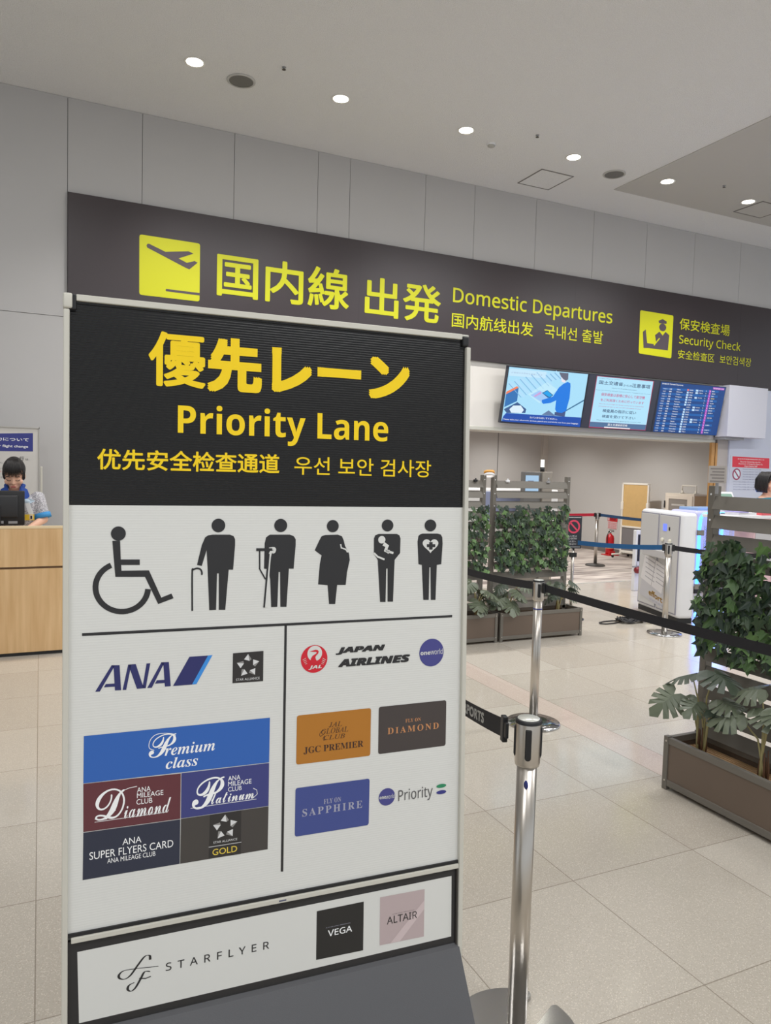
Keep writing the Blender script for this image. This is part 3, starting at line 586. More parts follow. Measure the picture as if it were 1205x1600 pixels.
  ('poly', 3, 't_mag',((3.7326,0.547),(3.7732,0.5479),(3.7822,0.5075),(3.7415,0.5066))),
  ('text', 4, 'white', '9', 3.7496, 0.5189, 3.7662, 0.5356, 'box', 0.02, 1.0, 0),
  ('text', 4, 'white', '定刻', 3.7982, 0.5197, 3.851, 0.5378, 'box', 0.02, 1.0, 0),
  ('text', 4, 'white', '15:35', 2.7872, 0.4618, 2.8459, 0.477, 'box', 0.02, 1.0, 0),
  ('text', 4, 'white', '那覇', 2.9119, 0.4622, 2.9612, 0.4818, 'box', 0.02, 1.0, 0),
  ('text', 4, 'white', 'Fukuoka', 3.0606, 0.4678, 3.1793, 0.484, 'box', 0.02, 1.0, 0),
  ('poly', 3, 't_wblk',((3.2725,0.4929),(3.3119,0.4937),(3.3167,0.4665),(3.2773,0.4656))),
  ('text', 4, 'white', '419', 3.3285, 0.4725, 3.4017, 0.4899, 'box', 0.02, 1.0, 0),
  ('text', 4, 'white', '9', 3.6655, 0.4795, 3.682, 0.4961, 'box', 0.02, 1.0, 0),
  ('poly', 3, 't_mag',((3.7331,0.5094),(3.7738,0.5103),(3.7827,0.4698),(3.742,0.469))),
  ('text', 4, 'white', '4', 3.7501, 0.4813, 3.7668, 0.498, 'box', 0.02, 1.0, 0),
  ('text', 4, 'white', '定刻', 3.7987, 0.4826, 3.881, 0.5001, 'box', 0.02, 1.0, 0),
  ('poly', 2, 't_board2',((2.7646,0.4468),(3.9397,0.4719),(3.9464,0.4396),(2.77,0.4159))),
  ('text', 4, 'white', '15:52', 2.7868, 0.4247, 2.8455, 0.44, 'box', 0.02, 1.0, 0),
  ('text', 4, 'white', '那覇', 2.9116, 0.425, 2.961, 0.4447, 'box', 0.02, 1.0, 0),
  ('text', 4, 'white', 'Sendai', 3.0604, 0.4301, 3.1623, 0.4468, 'box', 0.02, 1.0, 0),
  ('poly', 3, 't_wblk',((3.2726,0.4555),(3.312,0.4564),(3.3168,0.429),(3.2774,0.4282))),
  ('text', 4, 'white', '338', 3.3287, 0.435, 3.4019, 0.4525, 'box', 0.02, 1.0, 0),
  ('text', 4, 'white', '5', 3.666, 0.4418, 3.6825, 0.4585, 'box', 0.02, 1.0, 0),
  ('poly', 3, 't_mag',((3.7336,0.4717),(3.7743,0.4726),(3.7833,0.4321),(3.7425,0.4312))),
  ('text', 4, 'white', '5', 3.7507, 0.4436, 3.7673, 0.4603, 'box', 0.02, 1.0, 0),
  ('text', 4, 'white', '搭乗中', 3.7993, 0.4443, 3.8575, 0.4624, 'box', 0.02, 1.0, 0),
  ('text', 4, 'white', '15:09', 2.7864, 0.3875, 2.8452, 0.4029, 'box', 0.02, 1.0, 0),
  ('text', 4, 'white', '仙台', 2.9113, 0.3877, 2.9608, 0.4075, 'box', 0.02, 1.0, 0),
  ('text', 4, 'white', 'Niigata', 3.0603, 0.3935, 3.1989, 0.4095, 'box', 0.02, 1.0, 0),
  ('text', 4, 'white', '631', 3.3288, 0.3975, 3.4021, 0.415, 'box', 0.02, 1.0, 0),
  ('poly', 3, 't_wblk',((3.4539,0.4218),(3.5053,0.4229),(3.5102,0.3953),(3.4588,0.3943))),
  ('text', 4, 'white', '9759', 3.5225, 0.4026, 3.6078, 0.4179, 'box', 0.02, 1.0, 0),
  ('text', 4, 'white', '8', 3.6665, 0.4041, 3.683, 0.4208, 'box', 0.02, 1.0, 0),
  ('poly', 3, 't_mag',((3.7341,0.434),(3.7749,0.4349),(3.7839,0.3942),(3.7431,0.3935))),
  ('text', 4, 'white', '6', 3.7512, 0.4058, 3.7679, 0.4226, 'box', 0.02, 1.0, 0),
  ('text', 4, 'white', '搭乗中', 3.7999, 0.4078, 3.9228, 0.4246, 'box', 0.02, 1.0, 0),
  ('poly', 2, 't_board2',((2.7638,0.3725),(3.9412,0.3961),(3.9478,0.3637),(2.7692,0.3415))),
  ('text', 4, 'white', '15:26', 2.786, 0.3503, 2.8449, 0.3657, 'box', 0.02, 1.0, 0),
  ('text', 4, 'white', '札幌', 2.911, 0.3504, 2.9605, 0.3702, 'box', 0.02, 1.0, 0),
  ('text', 4, 'white', 'Tokyo', 3.0602, 0.3552, 3.1597, 0.3721, 'box', 0.02, 1.0, 0),
  ('poly', 3, 't_wblk',((3.2727,0.3806),(3.3122,0.3814),(3.317,0.354),(3.2775,0.3532))),
  ('text', 4, 'white', '307', 3.3289, 0.3599, 3.4023, 0.3775, 'box', 0.02, 1.0, 0),
  ('poly', 3, 't_wblk',((3.4541,0.3842),(3.5055,0.3853),(3.5105,0.3576),(3.459,0.3567))),
  ('text', 4, 'white', '8227', 3.5228, 0.3649, 3.6082, 0.3802, 'box', 0.02, 1.0, 0),
  ('text', 4, 'white', '5', 3.6669, 0.3663, 3.6835, 0.3831, 'box', 0.02, 1.0, 0),
  ('poly', 3, 't_mag',((3.7346,0.3962),(3.7754,0.3971),(3.7844,0.3564),(3.7436,0.3556))),
  ('text', 4, 'white', '3', 3.7518, 0.3679, 3.7684, 0.3847, 'box', 0.02, 1.0, 0),
  ('text', 4, 'white', '定刻', 3.8005, 0.3691, 3.8838, 0.3868, 'box', 0.02, 1.0, 0),
  ('text', 4, 'white', '15:43', 2.7856, 0.313, 2.8445, 0.3285, 'box', 0.02, 1.0, 0),
  ('text', 4, 'white', '福岡', 2.9108, 0.313, 2.9603, 0.3329, 'box', 0.02, 1.0, 0),
  ('text', 4, 'white', 'Okinawa', 3.06, 0.318, 3.1745, 0.3347, 'box', 0.02, 1.0, 0),
  ('poly', 3, 't_wblk',((3.2728,0.3431),(3.3123,0.3438),(3.3171,0.3163),(3.2776,0.3156))),
  ('text', 4, 'white', '303', 3.329, 0.3222, 3.4025, 0.3399, 'box', 0.02, 1.0, 0),
  ('text', 4, 'white', '6', 3.6674, 0.3284, 3.6839, 0.3453, 'box', 0.02, 1.0, 0),
  ('poly', 3, 't_mag',((3.7352,0.3584),(3.776,0.3592),(3.785,0.3184),(3.7441,0.3177))),
  ('text', 4, 'white', '2', 3.7523, 0.33, 3.769, 0.3469, 'box', 0.02, 1.0, 0),
  ('text', 4, 'white', '搭乗中', 3.8011, 0.3314, 3.9038, 0.3489, 'box', 0.02, 1.0, 0),
  ('poly', 2, 't_board2',((2.763,0.2981),(3.9426,0.3201),(3.9493,0.2876),(2.7684,0.267))),
  ('text', 4, 'white', '16:00', 2.7852, 0.2756, 2.8442, 0.2912, 'box', 0.02, 1.0, 0),
  ('text', 4, 'white', '那覇', 2.9105, 0.2756, 2.9601, 0.2956, 'box', 0.02, 1.0, 0),
  ('text', 4, 'white', 'Fukuoka', 3.0599, 0.2804, 3.1732, 0.2973, 'box', 0.02, 1.0, 0),
  ('poly', 3, 't_wblk',((3.2729,0.3055),(3.3124,0.3062),(3.3172,0.2787),(3.2777,0.278))),
  ('text', 4, 'white', '343', 3.3292, 0.2845, 3.4027, 0.3022, 'box', 0.02, 1.0, 0),
  ('text', 4, 'white', '2', 3.6678, 0.2905, 3.6844, 0.3074, 'box', 0.02, 1.0, 0),
  ('poly', 3, 't_mag',((3.7357,0.3205),(3.7766,0.3213),(3.7856,0.2804),(3.7446,0.2797))),
  ('text', 4, 'white', '6', 3.7528, 0.292, 3.7696, 0.309, 'box', 0.02, 1.0, 0),
  ('text', 4, 'white', '16:17', 2.7849, 0.2382, 2.8438, 0.2538, 'box', 0.02, 1.0, 0),
  ('text', 4, 'white', '札幌', 2.9102, 0.2381, 2.9598, 0.2581, 'box', 0.02, 1.0, 0),
  ('text', 4, 'white', 'Okinawa', 3.0598, 0.2426, 3.1626, 0.2597, 'box', 0.02, 1.0, 0),
  ('poly', 3, 't_wblk',((3.273,0.2678),(3.3125,0.2685),(3.3173,0.2409),(3.2777,0.2403))),
  ('text', 4, 'white', '143', 3.3293, 0.2467, 3.4029, 0.2645, 'box', 0.02, 1.0, 0),
  ('text', 4, 'white', '6', 3.6683, 0.2526, 3.6849, 0.2695, 'box', 0.02, 1.0, 0),
  ('poly', 3, 't_mag',((3.7362,0.2826),(3.7771,0.2833),(3.7862,0.2424),(3.7452,0.2417))),
  ('text', 4, 'white', '2', 3.7534, 0.254, 3.7701, 0.271, 'box', 0.02, 1.0, 0),
  ('text', 4, 'white', '定刻', 3.8023, 0.2553, 3.9071, 0.2729, 'box', 0.02, 1.0, 0),
  ('poly', 2, 't_board2',((2.7621,0.2234),(3.9441,0.2438),(3.9508,0.2112),(2.7675,0.1921))),
  ('text', 4, 'white', '16:34', 2.7845, 0.2007, 2.8435, 0.2164, 'box', 0.02, 1.0, 0),
  ('text', 4, 'white', '那覇', 2.9099, 0.2005, 2.9596, 0.2207, 'box', 0.02, 1.0, 0),
  ('text', 4, 'white', 'Tokyo', 3.0596, 0.2048, 3.1534, 0.2222, 'box', 0.02, 1.0, 0),
  ('poly', 3, 't_wblk',((3.273,0.2301),(3.3126,0.2308),(3.3175,0.2031),(3.2778,0.2025))),
  ('text', 4, 'white', '429', 3.3294, 0.2088, 3.4031, 0.2268, 'box', 0.02, 1.0, 0),
  ('poly', 3, 't_wblk',((3.4551,0.2332),(3.5067,0.2341),(3.5117,0.2063),(3.46,0.2054))),
  ('text', 4, 'white', '3505', 3.5241, 0.2133, 3.6098, 0.229, 'box', 0.02, 1.0, 0),
  ('text', 4, 'white', '7', 3.6687, 0.2145, 3.6854, 0.2315, 'box', 0.02, 1.0, 0),
  ('poly', 3, 't_mag',((3.7367,0.2445),(3.7777,0.2453),(3.7867,0.2043),(3.7457,0.2036))),
  ('text', 4, 'white', '2', 3.7539, 0.2159, 3.7707, 0.2329, 'box', 0.02, 1.0, 0),
  ('text', 4, 'white', '16:51', 2.7841, 0.1632, 2.8431, 0.179, 'box', 0.02, 1.0, 0),
  ('text', 4, 'white', '那覇', 2.9096, 0.1629, 2.9594, 0.1831, 'box', 0.02, 1.0, 0),
  ('text', 4, 'white', 'Fukuoka', 3.0595, 0.1669, 3.1446, 0.1845, 'box', 0.02, 1.0, 0),
  ('poly', 3, 't_wblk',((3.2731,0.1923),(3.3128,0.193),(3.3176,0.1653),(3.2779,0.1647))),
  ('text', 4, 'white', '554', 3.3295, 0.1709, 3.4033, 0.1889, 'box', 0.02, 1.0, 0),
  ('poly', 3, 't_wblk',((3.4553,0.1953),(3.507,0.1962),(3.512,0.1683),(3.4603,0.1675))),
  ('text', 4, 'white', '5784', 3.5244, 0.1753, 3.6102, 0.1911, 'box', 0.02, 1.0, 0),
  ('text', 4, 'white', '3', 3.6692, 0.1764, 3.6858, 0.1934, 'box', 0.02, 1.0, 0),
  ('poly', 3, 't_mag',((3.7373,0.2065),(3.7783,0.2071),(3.7873,0.1661),(3.7462,0.1654))),
  ('text', 4, 'white', '5', 3.7545, 0.1778, 3.7712, 0.1948, 'box', 0.02, 1.0, 0),
  ('poly', 2, 't_board2',((2.7613,0.1485),(3.9455,0.1673),(3.9522,0.1346),(2.7667,0.1171))),
  ('text', 4, 'white', '16:08', 2.7837, 0.1256, 2.8428, 0.1415, 'box', 0.02, 1.0, 0),
  ('text', 4, 'white', '仙台', 2.9094, 0.1253, 2.9591, 0.1455, 'box', 0.02, 1.0, 0),
  ('text', 4, 'white', 'Fukuoka', 3.0594, 0.1299, 3.1965, 0.1468, 'box', 0.02, 1.0, 0),
  ('poly', 3, 't_wblk',((3.2732,0.1545),(3.3129,0.1551),(3.3177,0.1274),(3.278,0.1268))),
  ('text', 4, 'white', '439', 3.3297, 0.133, 3.4035, 0.1511, 'box', 0.02, 1.0, 0),
  ('text', 4, 'white', '1', 3.6697, 0.1383, 3.6863, 0.1553, 'box', 0.02, 1.0, 0),
  ('poly', 3, 't_mag',((3.7378,0.1683),(3.7788,0.169),(3.7879,0.1278),(3.7468,0.1272))),
  ('text', 4, 'white', '6', 3.755, 0.1396, 3.7718, 0.1566, 'box', 0.02, 1.0, 0),
  ('text', 4, 'white', '搭乗中', 3.804, 0.1403, 3.8892, 0.1585, 'box', 0.02, 1.0, 0),
  ('text', 4, 'white', '17:25', 2.7833, 0.088, 2.8425, 0.1039, 'box', 0.02, 1.0, 0),
  ('text', 4, 'white', '那覇', 2.9091, 0.0875, 2.9589, 0.1079, 'box', 0.02, 1.0, 0),
  ('text', 4, 'white', 'Okinawa', 3.0592, 0.092, 3.1989, 0.1091, 'box', 0.02, 1.0, 0),
  ('poly', 3, 't_wblk',((3.2732,0.1166),(3.313,0.1172),(3.3178,0.0894),(3.278,0.0888))),
  ('text', 4, 'white', '685', 3.3298, 0.0949, 3.4037, 0.1131, 'box', 0.02, 1.0, 0),
  ('text', 4, 'white', '2', 3.6701, 0.1001, 3.6868, 0.1171, 'box', 0.02, 1.0, 0),
  ('poly', 3, 't_mag',((3.7383,0.1301),(3.7794,0.1308),(3.7885,0.0895),(3.7473,0.089))),
  ('text', 4, 'white', '8', 3.7556, 0.1013, 3.7723, 0.1184, 'box', 0.02, 1.0, 0),
  ('poly', 2, 't_board2',((2.7604,0.0733),(3.947,0.0906),(3.9537,0.0577),(2.7659,0.0418))),
  ('text', 4, 'white', '17:42', 2.7829, 0.0503, 2.8421, 0.0662, 'box', 0.02, 1.0, 0),
  ('text', 4, 'white', '札幌', 2.9088, 0.0497, 2.9587, 0.0701, 'box', 0.02, 1.0, 0),
  ('text', 4, 'white', 'Sendai', 3.0591, 0.054, 3.1934, 0.0712, 'box', 0.02, 1.0, 0),
  ('poly', 3, 't_wblk',((3.2733,0.0786),(3.3131,0.0792),(3.3179,0.0514),(3.2781,0.0508))),
  ('text', 4, 'white', '216', 3.3299, 0.0569, 3.4039, 0.0751, 'box', 0.02, 1.0, 0),
  ('text', 4, 'white', '1', 3.6706, 0.0618, 3.6873, 0.0789, 'box', 0.02, 1.0, 0),
  ('poly', 3, 't_mag',((3.7389,0.0919),(3.78,0.0925),(3.789,0.0512),(3.7479,0.0506))),
  ('text', 4, 'white', '1', 3.7561, 0.063, 3.7729, 0.0801, 'box', 0.02, 1.0, 0),
  ('text', 4, 'white', '搭乗中', 3.8052, 0.0638, 3.9107, 0.0819, 'box', 0.02, 1.0, 0),
  ('text', 4, 'white', '17:59', 2.7825, 0.0125, 2.8418, 0.0285, 'box', 0.02, 1.0, 0),
  ('text', 4, 'white', '福岡', 2.9085, 0.0119, 2.9584, 0.0324, 'box', 0.02, 1.0, 0),
  ('text', 4, 'white', 'Niigata', 3.059, 0.016, 3.1971, 0.0334, 'box', 0.02, 1.0, 0),
  ('poly', 3, 't_wblk',((3.2734,0.0406),(3.3132,0.0412),(3.318,0.0133),(3.2782,0.0128))),
  ('text', 4, 'white', '721', 3.3301, 0.0187, 3.4041, 0.0371, 'box', 0.02, 1.0, 0),
  ('text', 4, 'white', '1', 3.671, 0.0235, 3.6877, 0.0406, 'box', 0.02, 1.0, 0),
  ('poly', 3, 't_mag',((3.7394,0.0536),(3.7806,0.0541),(3.7896,0.0127),(3.7484,0.0122))),
  ('text', 4, 'white', '9', 3.7566, 0.0246, 3.7735, 0.0418, 'box', 0.02, 1.0, 0),
  ('text', 4, 'white', '定刻', 3.8058, 0.0251, 3.9004, 0.0435, 'box', 0.02, 1.0, 0),
 ],
 'E_print': [
  ('poly', 1, 'eblue',((-0.5218, 1.8626),(-0.0661, 1.8875),(-0.0662, 1.7053),(-0.5226, 1.696))),
  ('text', 2, 'white', 'ご協力について', -0.5083, 1.8021, -0.1034, 1.8355, 'box', 0.012, 1.0, 0),
  ('text', 2, 'white', 'Request for flight change', -0.563, 1.7403, -0.1092, 1.7639, 'cap', 0.012, 1.0, 0),
  ('text', 2, 'ink', '行', -0.1862, 1.6141, -0.1465, 1.654, 'box', 0.01, 1.0, 0),
  ('text', 2, 'ink', 'は、', -0.135, 1.6155, -0.0979, 1.635, 'box', 0.0, 1.0, 0),
  ('text', 2, 'ink', 'へのご搭乗の変更に関し、', -0.5502, 1.5807, -0.3271, 1.5962, 'box', 0, 1.0, 0),
  ('text', 2, 'ink', 'ご搭乗手続きの際にて', -0.5505, 1.5212, -0.3272, 1.5375, 'box', 0, 1.0, 0),
  ('text', 2, 'red', '係員までお申し出くださ', -0.5506, 1.493, -0.3273, 1.5096, 'box', 0, 1.0, 0),
  ('text', 2, 'ink', 'ご案内いたしますので、', -0.5509, 1.4349, -0.3275, 1.4524, 'box', 0, 1.0, 0),
 ],
 'P_print': [
  ('poly', 1, 'posterred',((10.2904, 1.983),(11.1686, 1.9767),(11.1767, 1.8029),(10.2965, 1.8088))),
  ('text', 2, 'white', '航空保安検査用検査強化協力中', 10.4116, 1.9374, 11.0427, 1.9539, 'box', 0.01, 1.0, 0),
  ('text', 2, 'white', 'Security Screening area for', 10.4798, 1.891, 10.9588, 1.9146, 'cap', 0.005, 1.0, 0),
  ('text', 2, 'white', 'Restriction of Dangerous Items, Co.', 10.4436, 1.857, 11.0157, 1.8787, 'cap', 0.005, 1.0, 0),
  ('text', 2, 'white', 'Airport Security Staff', 10.5768, 1.8182, 10.8843, 1.8473, 'cap', 0.005, 1.0, 0),
  ('ell', 2, 'posterring', 10.4065, 1.6923,0.0972,0.0962),
  ('ell', 3, 'posterpale', 10.4065, 1.6923,0.0713,0.0734),
  ('poly', 4, 'posterring',((10.3372, 1.7504),(10.3596, 1.7619),(10.4787, 1.6359),(10.4563, 1.6225))),
  ('text', 2, 'eblue', '持ち込み禁止の物品に関するご案内をご確認', 10.5426, 1.7729, 10.9822, 1.7847, 'box', 0, 1.0, 0),
  ('text', 2, 'eblue', '持ち込み禁止の物品に関するご案内をご確認', 10.5459, 1.7309, 10.9858, 1.7433, 'box', 0, 1.0, 0),
  ('text', 2, 'eblue', '持ち込み禁止の物品に関するご案内をご確認', 10.5492, 1.6888, 10.9893, 1.7018, 'box', 0, 1.0, 0),
  ('text', 2, 'eblue', '持ち込み禁止の物品に関するご案内をご確認', 10.5526, 1.6467, 10.9929, 1.6604, 'box', 0, 1.0, 0),
  ('text', 2, 'eblue', '持ち込み禁止の物品に関するご案内をご確認', 10.556, 1.6046, 10.9964, 1.6189, 'box', 0, 1.0, 0),
  ('text', 2, 'eblue', '持ち込み禁止の物品に関するご案内をご確認', 10.3383, 1.5624, 11.0, 1.5735, 'box', 0, 1.0, 0),
  ('text', 2, 'eblue', '持ち込み禁止の物品に関するご案内をご確認', 10.3415, 1.5203, 11.0035, 1.5323, 'box', 0, 1.0, 0),
  ('text', 2, 'eblue', '持ち込み禁止の物品に関するご案内をご確認', 10.3448, 1.478, 11.0071, 1.4911, 'box', 0, 1.0, 0),
  ('text', 2, 'eblue', '持ち込み禁止の物品に関するご案内をご確認', 10.3481, 1.4358, 11.0106, 1.4498, 'box', 0, 1.0, 0),
 ],
}
# ================================================================== SETTING
# floor: polished terrazzo tiles 0.657 m with a pink strip
def floor_mat():
    m = mat('terrazzo', (208, 198, 182), .2); nt, b = nodes(m); N = nt.nodes; L = nt.links
    def math_(op, a, bb=None, c=None):
        n = N.new('ShaderNodeMath'); n.operation = op
        for i, x in enumerate((a, bb, c)):
            if x is None: continue
            if isinstance(x, (int, float)): n.inputs[i].default_value = x
            else: L.new(x, n.inputs[i])
        return n.outputs[0]
    g = N.new('ShaderNodeNewGeometry'); sx = N.new('ShaderNodeSeparateXYZ'); L.new(g.outputs['Position'], sx.inputs[0])
    X, Y = sx.outputs[0], sx.outputs[1]
    right = math_('GREATER_THAN', X, 3.32)
    xs = math_('SUBTRACT', math_('SUBTRACT', X, 1.956), math_('MULTIPLY', right, 3.32-1.956))
    a = math_('DIVIDE', xs, .657); c = math_('DIVIDE', math_('SUBTRACT', Y, 2.961), .657)
    fa = math_('FRACT', a); fc = math_('FRACT', c)
    def edge(f): return math_('MINIMUM', f, math_('SUBTRACT', 1.0, f))
    e = math_('MINIMUM', edge(fa), edge(fc))
    eb = math_('MINIMUM', math_('ABSOLUTE', math_('SUBTRACT', X, 3.095)), math_('ABSOLUTE', math_('SUBTRACT', X, 3.32)))
    band = math_('MULTIPLY', math_('GREATER_THAN', X, 3.095), math_('LESS_THAN', X, 3.32))
    inside = math_('SUBTRACT', 1.0, band)
    ln = math_('MULTIPLY', math_('LESS_THAN', e, .0030), inside)
    lb = math_('LESS_THAN', eb, .0022)
    line = math_('MAXIMUM', ln, lb)
    cell = N.new('ShaderNodeCombineXYZ'); L.new(math_('FLOOR', a), cell.inputs[0]); L.new(math_('FLOOR', c), cell.inputs[1]); L.new(right, cell.inputs[2])
    wn = N.new('ShaderNodeTexWhiteNoise'); wn.noise_dimensions = '3D'; L.new(cell.outputs[0], wn.inputs['Vector'])
    def mixc(fac, A, B, bt='MIX'):
        n = N.new('ShaderNodeMix'); n.data_type = 'RGBA'; n.blend_type = bt
        for s, x in ((0, fac), (6, A), (7, B)):
            if isinstance(x, (int, float)): n.inputs[s].default_value = x
            elif isinstance(x, tuple): n.inputs[s].default_value = x
            else: L.new(x, n.inputs[s])
        return n.outputs[2]
    base = mixc(wn.outputs['Value'], srgb((184, 176, 164)), srgb((197, 190, 179)))
    pinkt = math_('GREATER_THAN', wn.outputs['Value'], .985)
    base = mixc(math_('MULTIPLY', pinkt, .45), base, srgb((204, 176, 158)))
    base = mixc(math_('MULTIPLY', band, .4), base, srgb((214, 186, 176)))
    def vor(scale, lo, hi, out='Distance'):
        v = N.new('ShaderNodeTexVoronoi'); v.inputs['Scale'].default_value = scale; L.new(g.outputs['Position'], v.inputs['Vector'])
        return v
    v1 = vor(270, 0, 0); s1 = N.new('ShaderNodeSeparateColor'); L.new(v1.outputs['Color'], s1.inputs[0])
    light = math_('MULTIPLY', math_('GREATER_THAN', s1.outputs[0], .80), math_('LESS_THAN', v1.outputs['Distance'], .55))
    dark = math_('MULTIPLY', math_('GREATER_THAN', s1.outputs[1], .84), math_('LESS_THAN', v1.outputs['Distance'], .45))
    base = mixc(math_('MULTIPLY', light, .45), base, srgb((236, 228, 214)))
    base = mixc(math_('MULTIPLY', dark, .45), base, srgb((150, 138, 122)))
    nz = N.new('ShaderNodeTexNoise'); nz.inputs['Scale'].default_value = 1.3; nz.inputs['Detail'].default_value = 5; L.new(g.outputs['Position'], nz.inputs['Vector'])
    base = mixc(math_('MULTIPLY', nz.outputs['Fac'], .22), base, srgb((168, 156, 140)))
    base = mixc(math_('MULTIPLY', line, .6), base, srgb((110, 98, 84)))
    L.new(base, b.inputs['Base Color'])
    nz2 = N.new('ShaderNodeTexNoise'); nz2.inputs['Scale'].default_value = 2.2; nz2.inputs['Detail'].default_value = 6; L.new(g.outputs['Position'], nz2.inputs['Vector'])
    L.new(math_('MULTIPLY_ADD', nz2.outputs['Fac'], .15, .05), b.inputs['Roughness'])
    bp = N.new('ShaderNodeBump'); bp.inputs['Strength'].default_value = .05; bp.inputs['Distance'].default_value = .001; L.new(line, bp.inputs['Height']); bp.invert = True
    L.new(bp.outputs['Normal'], b.inputs['Normal'])
    return m
WY = 8.735
f = MB(); f.box((-14, -9, -.2), (17, WY, 0), floor_mat()); struct('floor', f)
def carpet_mat():
    m = mat('carpet_planks', (176, 164, 154), .95); nt, b = nodes(m); N = nt.nodes; L = nt.links
    g = N.new('ShaderNodeNewGeometry'); mp = N.new('ShaderNodeMapping'); mp.inputs['Scale'].default_value = (.9, 5.5, 1); L.new(g.outputs['Position'], mp.inputs['Vector'])
    nz = N.new('ShaderNodeTexNoise'); nz.inputs['Scale'].default_value = 1.6; nz.inputs['Detail'].default_value = 6; L.new(mp.outputs[0], nz.inputs['Vector'])
    r = N.new('ShaderNodeValToRGB'); e = r.color_ramp.elements
    e[0].position = .36; e[0].color = srgb((138, 126, 120)); e[1].position = .64; e[1].color = srgb((205, 194, 184)); L.new(nz.outputs['Fac'], r.inputs[0]); L.new(r.outputs[0], b.inputs['Base Color'])
    return m
PX0, PX1, PYB = 5.12, 10.75, 14.3
f = MB(); f.box((PX0-.3, WY, -.2), (PX1+.3, PYB+.2, .003), carpet_mat()); struct('floor_passage', f)
f = MB(); f.box((PX0, WY-.02, -.01), (9.9, WY+.02, .006), ALU); struct('trim_threshold', f)
# ceiling
CEILM = mat('mineral_ceiling', (240, 238, 236), .95, bump=(120, 1.0, .012), noise_amt=(60, .2))
f = MB(); f.box((-14, -9, CEIL), (17, WY+.3, CEIL+.2), CEILM); struct('ceiling', f)
f = MB(); f.box((6.93, 2.2, CEIL-.008), (16, 7.965, CEIL+.01), mat('smooth_ceiling_board', (188, 185, 180), .8)); struct('ceiling_panel', f)
# wall of grey panels
WALLM = mat('wall_panel', (184, 182, 181), .55, noise_amt=(1.5, .03))
JOINT = mat('wall_joint', (70, 68, 66), .8)
f = MB(); TH = .035; g_ = .0026
f.box((-14, WY+.02, 0), (PX0, WY+.3, CEIL), JOINT); f.box((PX0, WY+.02, 2.23), (17, WY+.3, CEIL), JOINT)
def panels(x0, x1, z0, z1): f.box((x0+g_, WY, z0+g_), (x1-g_, WY+.02+.001, z1-g_), WALLM)
seams_l = [-14]+[-.738-i for i in range(12, -1, -1)]+[.262]
for a, b in zip(seams_l, seams_l[1:]):
    panels(a, b, 0, 3.15); panels(a, b, 3.15, CEIL)
seams = [.262, 1.013, 2.026, 3.044, 3.461, 4.51, 5.252, 6.249, 7.261, 8.273, 9.258, 10.27, 11.27, 12.27, 13.27, 14.27, 17]
for a, b in zip(seams, seams[1:]): panels(a, b, 4.43, CEIL)
f.box((.262, WY, 3.1), (17, WY+.02, 4.43), WALLM)
f.box((.262, WY, 0), (PX0, WY+.021, 3.1), WALLM)
struct('wall_back', f)
HEADM = mat('header_white', (216, 212, 206), .5)
f = MB(); f.box((PX0, WY-.002, 2.24), (10.0, WY+.05, 3.116), HEADM); f.box((PX0+.02, WY-.006, 2.19), (9.93, WY+.4, 2.245), ALU, .008)
f.box((PX0+.105, WY-.006, 2.245), (PX0+.115, WY-.001, 3.11), JOINT)
struct('wall_header', f)
# right hand pier, white partition, timber jamb
f = MB(); f.box((9.97, WY-.01, 0), (10.24, WY+.1, 3.1), mat('pier_paint', (190, 182, 176), .6)); struct('wall_pier', f)
PARTM = mat('partition_white', (206, 210, 226), .35)  # bluish cast of the checkpoint light is mixed into this white
f = MB(); f.box((10.215, WY-.035, 0), (17, WY-.005, 3.1), PARTM); f.box((11.3, WY-.037, 0), (11.31, WY-.03, 3.1), JOINT); struct('wall_partition', f)
TIM = mat('timber', (190, 142, 84), .5, noise_amt=(9, .12))
f = MB(); f.box((9.84, WY-.02, 0), (9.905, WY+.03, 2.19), TIM); f.box((9.905, WY+.0, 0), (9.93, WY+.03, 2.19), mat('dark_gap', (70, 44, 24), .7)); f.box((9.93, WY-.02, 0), (9.97, WY+.1, 2.19), TIM); struct('trim_jamb', f)
# passage walls
PW = mat('passage_wall', (204, 201, 197), .7)
f = MB(); f.box((PX1, WY+.3, 0), (PX1+.2, PYB+.2, 3.0), PW); struct('wall_passage_right', f)
f = MB(); f.box((PX0-.4, PYB, 0), (PX1, PYB+.2, 3.0), PW)
f.box((9.425, PYB-.004, 0), (9.437, PYB, 3.0), JOINT); f.box((10.62, PYB-.10, 0), (PX1, PYB, 3.0), mat('pale_strip', (214, 208, 200), .6)); struct('wall_passage_back', f)
f = MB(); f.box((PX0-.4, WY+.3, 0), (PX0-.2, PYB, 3.0), PW); struct('wall_passage_left', f)
f = MB(); f.box((PX0-.4, WY+.3, 3.0), (PX1+.2, PYB+.2, 3.15), PW); struct('ceiling_passage', f)
SKM = mat('skirting', (120, 112, 106), .6)
f = MB(); f.box((PX1-.015, WY+.3, 0), (PX1, PYB-.1, .09), SKM); struct('baseboard_passage_right', f)
f = MB(); f.box((PX0-.2, PYB-.015, 0), (10.62, PYB, .09), SKM); struct('baseboard_passage_back', f)

